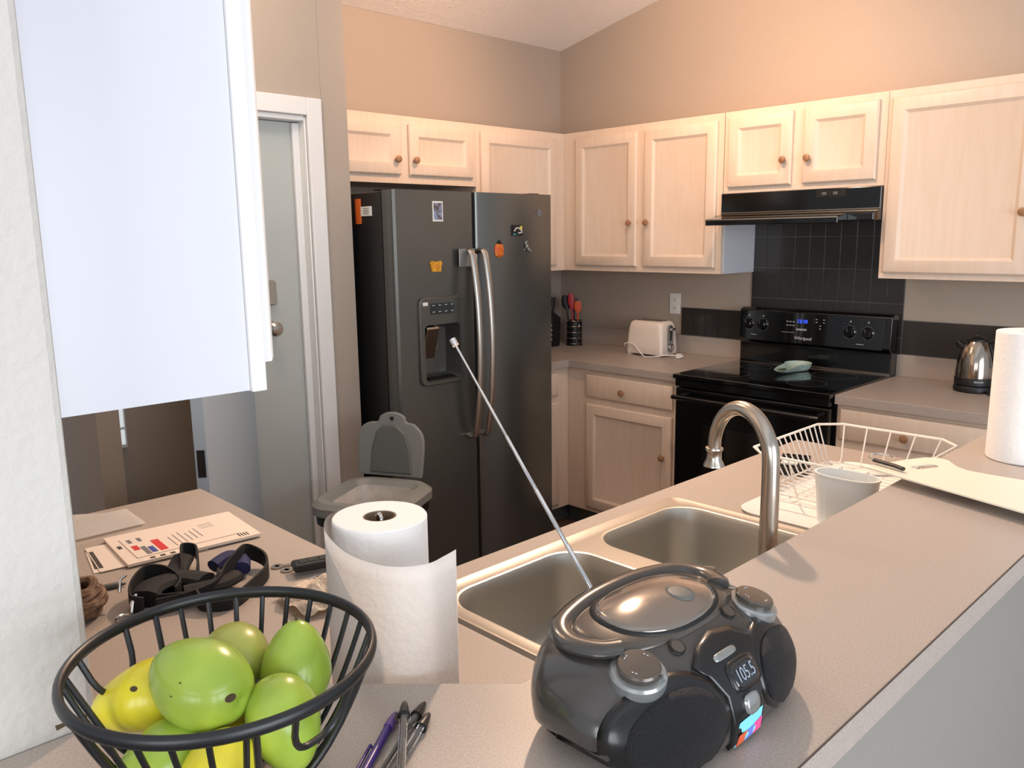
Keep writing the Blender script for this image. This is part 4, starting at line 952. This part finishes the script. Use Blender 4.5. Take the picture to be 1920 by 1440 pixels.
# axes: toward the camera is about (.72,-.60,.33); right in the picture (.69,.72,0)
fruit('big green pear on top of the pile with its brown blossom end facing right', ft(-.012, -.018, .105), .0405, .102, (-.93, -.30, .12), 'green', stemlen=0, taper=.74, sd=.5, blossom=False, spots=((.97, .08, .05, .0052), (.6, -.62, .45, .0009), (.5, -.75, .2, .0008)))
fruit('yellow pear at the left side of the bowl with a long stem', ft(-.076, -.044, .076), .034, .098, (-.45, -.80, -.22), 'yellow', stemlen=.030, sd=1.2, blossom=False, spots=((.62, -.50, .62, .0036),))
fruit('dull green pear at the back of the bowl behind the top pear', ft(-.058, .038, .090), .033, .076, (-.75, .30, .10), 'green2', stemlen=0, sd=2.0, taper=.85, blossom=False, spots=((.80, -.45, .12, .0042),))
fruit('upright green pear at the right back of the bowl, stem up', ft(-.004, .072, .088), .0345, .086, (-.10, .12, .98), 'green', stemlen=.006, sd=.3, blossom=False)
fruit('green pear at the right front of the bowl, standing stem down', ft(.044, .030, .066), .034, .088, (.30, .10, -.90), 'green', stemlen=.010, sd=2.6, blossom=False, taper=.72)
fruit('small yellow green pear wedged in the middle of the pile', ft(-.020, .026, .052), .024, .056, (.3, .4, .7), 'yellow', stemlen=0, sd=.9, blossom=False)
fruit('green pear at the left front bottom of the bowl', ft(-.008, -.060, .048), .033, .090, (.1, -.85, -.25), 'green', stemlen=.008, sd=1.8, blossom=False)
fruit('yellow pear at the front bottom of the bowl', ft(.048, -.030, .044), .0345, .082, (-.3, .35, .75), 'yellow', stemlen=0, sd=2.2, blossom=False, taper=.8)

# ---------------------------------------------------------------- pens
def pen(label, tip, tail, z0, z1, kind):
    tip = Vector((*tip, z0)); tail = Vector((*tail, z1)); d = (tail-tip).normalized()
    root = thing('pen', label, 'pen', tip, group='pens beside the fruit bowl')
    if kind == 'purple':
        bm = B(); tube(bm, [tip, tip+d*.005, tip+d*.016, tip+d*.028], [.0012, .0034, .0050, .0052], seg=14, smooth_n=3); obj('grip', bm, 'purplecap', root, smooth=True)
        bm = B(); tube(bm, [tip+d*.028, tail], [.0044, .0046], seg=14); obj('barrel', bm, 'purple', root, smooth=True)
        bm = B(); s_ = d.cross(Vector((0, 0, 1))).normalized(); tube(bm, [tip+d*.062+s_*.004, tip+d*.058+s_*.008, tail+s_*.008], .0017, seg=8); obj('clip', bm, 'purple', root, smooth=True)
    else:
        bm = B(); tube(bm, [tip, tip+d*.003, tip+d*.012, tip+d*.0245], [.0014, .0028, .0046, .0054], seg=14, smooth_n=3); tube(bm, [tip+d*.022, tip+d*.026], [.0062, .0062], seg=14); cp = obj('cap', bm, 'blackcap', root, smooth=True)
        s_ = d.cross(Vector((0, 0, 1))).normalized()
        if kind == 'clip':
            bm = B(); tube(bm, [tip+d*.022+s_*.007, tip+d*.028+s_*.0075, tip+d*.038+s_*.006], [.0018, .002, .001], seg=8); obj('clip', bm, 'blackcap', cp, smooth=True)
        bm = B(); tube(bm, [tip+d*.026, tail], .0041, seg=6); obj('barrel', bm, 'clear', root)
        bm = B(); tube(bm, [tip+d*.027, tail-d*.004], .0014, seg=8); obj('ink_refill', bm, 'blackcap', root, smooth=True)
    return root
pen('purple pen lying leftmost of the pens', (2.8775, -3.388), (2.976, -3.522), 1.0757, 1.0757, 'purple')
pen('clear black-capped pen on top crossing the other two', (2.880, -3.379), (3.015, -3.486), 1.0845, 1.0875, 'clip')
pen('clear black-capped pen reaching farthest from the bowl side, under the top pen', (2.884, -3.356), (2.966, -3.490), 1.0757, 1.0757, 'cap')
pen('clear black-capped pen closest to the radio, under the top pen', (2.9035, -3.3655), (2.9865, -3.4975), 1.0757, 1.0757, 'cap')

# ---------------------------------------------------------------- boombox
RB = (3.052, -3.168, 1.07)
bb = thing('boombox', 'charcoal portable radio with round speakers and long antenna on the bar', 'radio', RB, local=True)
prof = [(-.072, .003), (-.088, .030), (-.088, .070), (-.074, .099), (-.040, .110), (0, .110), (.032, .104), (.060, .091), (.084, .072), (.100, .046), (.103, .024), (.101, .008), (.084, .003), (0, .003)]
PC = catmull([Vector((p[0], 0, p[1])) for p in prof], 4, closed=True)
LB = .163
def bb_ring(t):
    s = max(1e-3, (1-abs(t)**3.0))**(1/2.3)
    return [Vector(((p.x-.004)*(.30+.70*s if abs(t) < .999 else .3)*1.0*(s**.35)+.004, LB*t, max(.003, .046+(p.z-.046)*(s if p.z < .046 else s**1.15)))) for p in PC]
bm = B(); TS = [math.sin(PI/2*(i/24*2-1)) for i in range(25)]; TS[0] = -.9995; TS[-1] = .9995
loft(bm, [bb_ring(t) for t in TS]); bmesh.ops.recalc_face_normals(bm, faces=bm.faces[:])
bvh = BVHTree.FromBMesh(bm)
obj('case', bm, 'shell', bb, smooth='all')
def cast(u, v, mode):
    if mode == 'front': o, d = Vector((.5, u, v)), Vector((-1, 0, 0))
    elif mode == 'top': o, d = Vector((v, u, .5)), Vector((0, 0, -1))
    else: o, d = Vector((v+.5*.6, u, .09+.5*.8)), Vector((-.6, 0, -.8))     # 'slope': looking down at the front edge
    h = bvh.ray_cast(o, d)
    return (h[0], h[1]) if h[0] is not None else (None, None)
def patch(name, poly, mode, off, m, parent=bb, K=7, smooth='all', edge=-.002, dome=0, **k):
    cx = sum(p[0] for p in poly)/len(poly); cy = sum(p[1] for p in poly)/len(poly)
    bm = B(); n = len(poly)
    P0, N0 = cast(cx, cy, mode); cv = bm.verts.new(P0+N0*(off+dome)); prev = None; last = []
    for r in range(1, K+1):
        f = r/K; ring = []
        for p in poly:
            q, nn_ = cast(cx+(p[0]-cx)*f, cy+(p[1]-cy)*f, mode)
            g_ = f
            while q is None and g_ > .1:
                g_ *= .97; q, nn_ = cast(cx+(p[0]-cx)*g_, cy+(p[1]-cy)*g_, mode)
            if q is None: q, nn_ = P0, N0
            ring.append(bm.verts.new(q+nn_*(off+dome*(1-f*f))))
            if r == K: last.append((q, nn_))
        for i in range(n):
            if prev is None: bm.faces.new((cv, ring[i], ring[(i+1) % n]))
            else: bm.faces.new((prev[i], ring[i], ring[(i+1) % n], prev[(i+1) % n]))
        prev = ring
    sk = [bm.verts.new(q+nn_*edge) for q, nn_ in last]
    for i in range(n): bm.faces.new((prev[i], sk[i], sk[(i+1) % n], prev[(i+1) % n]))
    return obj(name, bm, m, parent, smooth=smooth, **k)
def ell(cx, cy, a, b_, p=2.0, n=48, rot=0):
    out = []
    for j in range(n):
        t = 2*PI*j/n; x = a*math.copysign(abs(math.cos(t))**(2/p), math.cos(t)); y = b_*math.copysign(abs(math.sin(t))**(2/p), math.sin(t))
        out.append((cx+x*math.cos(rot)-y*math.sin(rot), cy+x*math.sin(rot)+y*math.cos(rot)))
    return out
patch('top_deck', ell(0, -.014, .112, .060, 2.4), 'top', .0012, 'shelltop')
patch('front_console', [(-.032, .006), (-.030, .030), (-.030, .055), (-.040, .074), (-.050, .083), (-.025, .092), (0, .095), (.030, .092), (.052, .083), (.042, .074), (.030, .055), (.026, .030), (.026, .006), (0, .005)], 'front', .0042, 'rubber', K=10)
for s in (-1, 1):
    fr = patch('speaker_frame', ell(s*(.095 if s < 0 else .088), .044, .062, .040, 2.3, rot=s*-.16), 'front', .0036, 'rubber', K=9)
    patch('speaker_grille', ell(s*(.092 if s < 0 else .086), .042, .051, .032, 2.2, rot=s*-.16), 'front', .0056, 'grille', parent=fr, K=8, dome=.004)
# lid, hub window
ld = patch('disc_lid', ell(.002, -.010, .076, .048, 2.3), 'top', .0035, 'lid', K=10, dome=.004)
patch('lid_groove', ell(.002, -.011, .081, .053, 2.3), 'top', .0022, 'blackm')
patch('lid_window', ell(.024, .004, .015, .015), 'top', .0075, 'greyd', parent=ld, K=3, dome=.0006)
# display, buttons
patch('display_bezel', ell(.006, .0635, .024, .0120, 4), 'front', .0056, 'rubber', K=4)
dp = patch('lcd_display', ell(.006, .0635, .021, .0092, 4), 'front', .0066, 'lcd', K=4)
def onfront(cy, cz, off, mode='front'):
    def f(v):
        q, n_ = cast(cy+v.x, cz+v.y, mode); return q+n_*(off+v.z)
    return f
bm = text_bm('105.5', .0140, lambda v: onfront(.005, .0635, .0073)(Vector((v.x, v.y, v.z)))); obj('station_digits', bm, 'seg', dp)
patch('bass_bar', ell(-.004, .0805, .018, .0024, 4), 'front', .0052, 'silver', K=3)
patch('mode_button', ell(.001, .0405, .011, .0085, 3), 'front', .0075, 'silver', K=4, dome=.001)
st = patch('sticker', [(-.024, .006), (.018, .010), (.020, .031), (-.022, .030)], 'front', .0052, 'sky', K=4, edge=.0048, smooth=False, label='light blue and pink price sticker')
patch('sticker_print', [(-.023, .007), (-.010, .008), (-.009, .018), (-.023, .018)], 'front', .0056, 'oransil', parent=st, K=3, edge=.0052, smooth=False)
patch('sticker_print', [(-.009, .008), (.003, .0095), (.004, .019), (-.009, .018)], 'front', .0056, 'violet', parent=st, K=3, edge=.0052, smooth=False)
patch('sticker_print', [(.004, .0095), (.0175, .011), (.0185, .021), (.004, .0195)], 'front', .0056, 'pink', parent=st, K=3, edge=.0052, smooth=False)
# knobs
for s in (-1, 1):
    q, n_ = cast(s*.102, .046, 'top'); n_ = (n_+Vector((0, 0, 1.2))).normalized(); qt = n_.to_track_quat('Z', 'Y')
    def disc(prof_, seg=36):
        bm = B(); rings = []
        for r, h in prof_:
            ring = []
            for j in range(seg): v = Vector((r*math.cos(2*PI*j/seg), r*math.sin(2*PI*j/seg), h)); v.rotate(qt); ring.append(q+v)
            rings.append(ring)
        loft(bm, rings); return bm
    kb = obj('dial_base', disc([(.0275, -.008), (.0275, .002), (.0255, .0045), (.0215, .005), (.001, .005)]), 'silver', bb, smooth=True, label='silver ring under the dial')
    kn = obj('dial', disc([(.0205, .005), (.0210, .0105), (.0195, .0125), (.001, .0130)]), 'shelltop', bb, smooth=True)
    bm = B()
    for a in (.6, 2.2, 3.9):
        for pp in (0, 1):
            v = Vector((.014*math.cos(a+pp*.25), .014*math.sin(a+pp*.25), .0131)); v.rotate(qt); w_ = Vector((.014*math.cos(a+pp*.25+.12), .014*math.sin(a+pp*.25+.12), .0131)); w_.rotate(qt); tube(bm, [q+v, q+w_], .0006, seg=4)
    obj('dial_marks', bm, 'marks', kn)
    bm = B(); v1 = Vector((.017, -.013, .005)); v1.rotate(qt); v2 = Vector((.020, -.016, .009)); v2.rotate(qt); tube(bm, [q+v1, q+v2], .0028, seg=8); obj('pointer', bm, 'silver', kb, smooth=True)
for y, x in ((-.046, .050), (.052, .046)):
    bm = B(); q, n_ = cast(y, x, 'top'); tube(bm, [q, q+n_*.0030], [.0075, .0070], seg=24); obj('push_button', bm, 'shelltop', bb, smooth=True)
    bm = B(); tube(bm, [q+n_*.002+Vector((.0087*math.cos(2*PI*j/24), .0087*math.sin(2*PI*j/24), 0))-n_*(n_.x*.0087*math.cos(2*PI*j/24)) for j in range(24)], .0007, seg=5, closed=True); obj('button_ring', bm, 'blackm', bb)
# carrying handle folded round the lid
path = [(.022, -.096, .1045), (.006, -.112, .1025), (-.026, -.118, .101), (-.054, -.098, .102), (-.068, -.050, .104), (-.071, 0, .105), (-.068, .050, .104), (-.054, .098, .102), (-.026, .114, .101), (.000, .104, .103), (.008, .094, .104)]
bm = B(); tube(bm, path, .01, seg=14, smooth_n=5, flat=(.0125, .0075)); obj('carry_handle', bm, 'shell', bb, smooth=True)
# side seam
# antenna
ab = Vector((2.990-RB[0], -3.205-RB[1], .094)); at = Vector((2.7614-RB[0], -3.2029-RB[1], 1.4391-RB[2]))
ab = Vector((2.972-RB[0], -3.171-RB[1], 1.150-RB[2])); ad = (at-ab)
an = None
segs = [(0, .22, .0030), (.22, .42, .0026), (.42, .62, .0022), (.62, .80, .0018), (.80, .985, .0014)]
bm = B()
for a, b_, r in segs:
    tube(bm, [ab+ad*a, ab+ad*(b_-.003), ab+ad*b_], [r, r, r*.85], seg=12)
an = obj('antenna', bm, 'chrome', bb, smooth=True, label='long chrome telescopic antenna')
bm = B(); tube(bm, [ab+ad*.975, ab+ad*1.0], .0042, seg=14); obj('antenna_tip', bm, 'chrome', an, smooth=True)
bm = B(); tube(bm, [ab+Vector((0, -.012, -.004)), ab+Vector((0, .012, -.004))], .006, seg=14); obj('antenna_hinge', bm, 'blackm', bb, smooth=True)

# ---------------------------------------------------------------- added hall fill lamp and track light (above the frame)
c = thing('hall_fill_lamp', 'small round lamp added out of view to brighten the hall', 'ceiling light', (1.2, -2.72, ZC(1.2)))
bm = B(); lathe(bm, (1.2, -2.72, 0), [(.10, ZC(1.2)-.002), (.10, 2.84), (.06, 2.80), (.02, 2.785), (.001, 2.785)]); obj('shade', bm, 'glow', c, smooth=True)  # made-up fixture to go with the hall fill light
c = thing('track_light', 'ceiling track light with warm spot heads above the kitchen', 'ceiling light', (1.5, -1.35, 2.9))
bm = B(); bm2 = []
tube(bm, [(1.20, -1.15, ZC(1.2)-.02), (1.95, -1.55, ZC(1.95)-.02)], .018, seg=8); obj('track', bm, 'white', c)
for (p, t) in HEADS:
    p = Vector(p); d = (Vector(t)-p).normalized(); q = p-d*.03
    bm = B(); rings = []
    for r, h in ((.02, -.09), (.035, -.075), (.04, 0), (.037, 0), (.032, -.06), (.01, -.062)):
        qt = d.to_track_quat('Z', 'Y'); ring = []
        for j in range(20): v = Vector((r*math.cos(2*PI*j/20), r*math.sin(2*PI*j/20), h)); v.rotate(qt); ring.append(q+v)
        rings.append(ring)
    loft(bm, rings); tube(bm, [q-d*.08, Vector((q.x, q.y, ZC(q.x)-.02))], .006, seg=6); hd = obj('lamp_head', bm, 'white', c, smooth=True)
    bm = B(); tube(bm, [q-d*.055, q-d*.012], [.02, .028], seg=16); obj('bulb', bm, 'glow', hd)
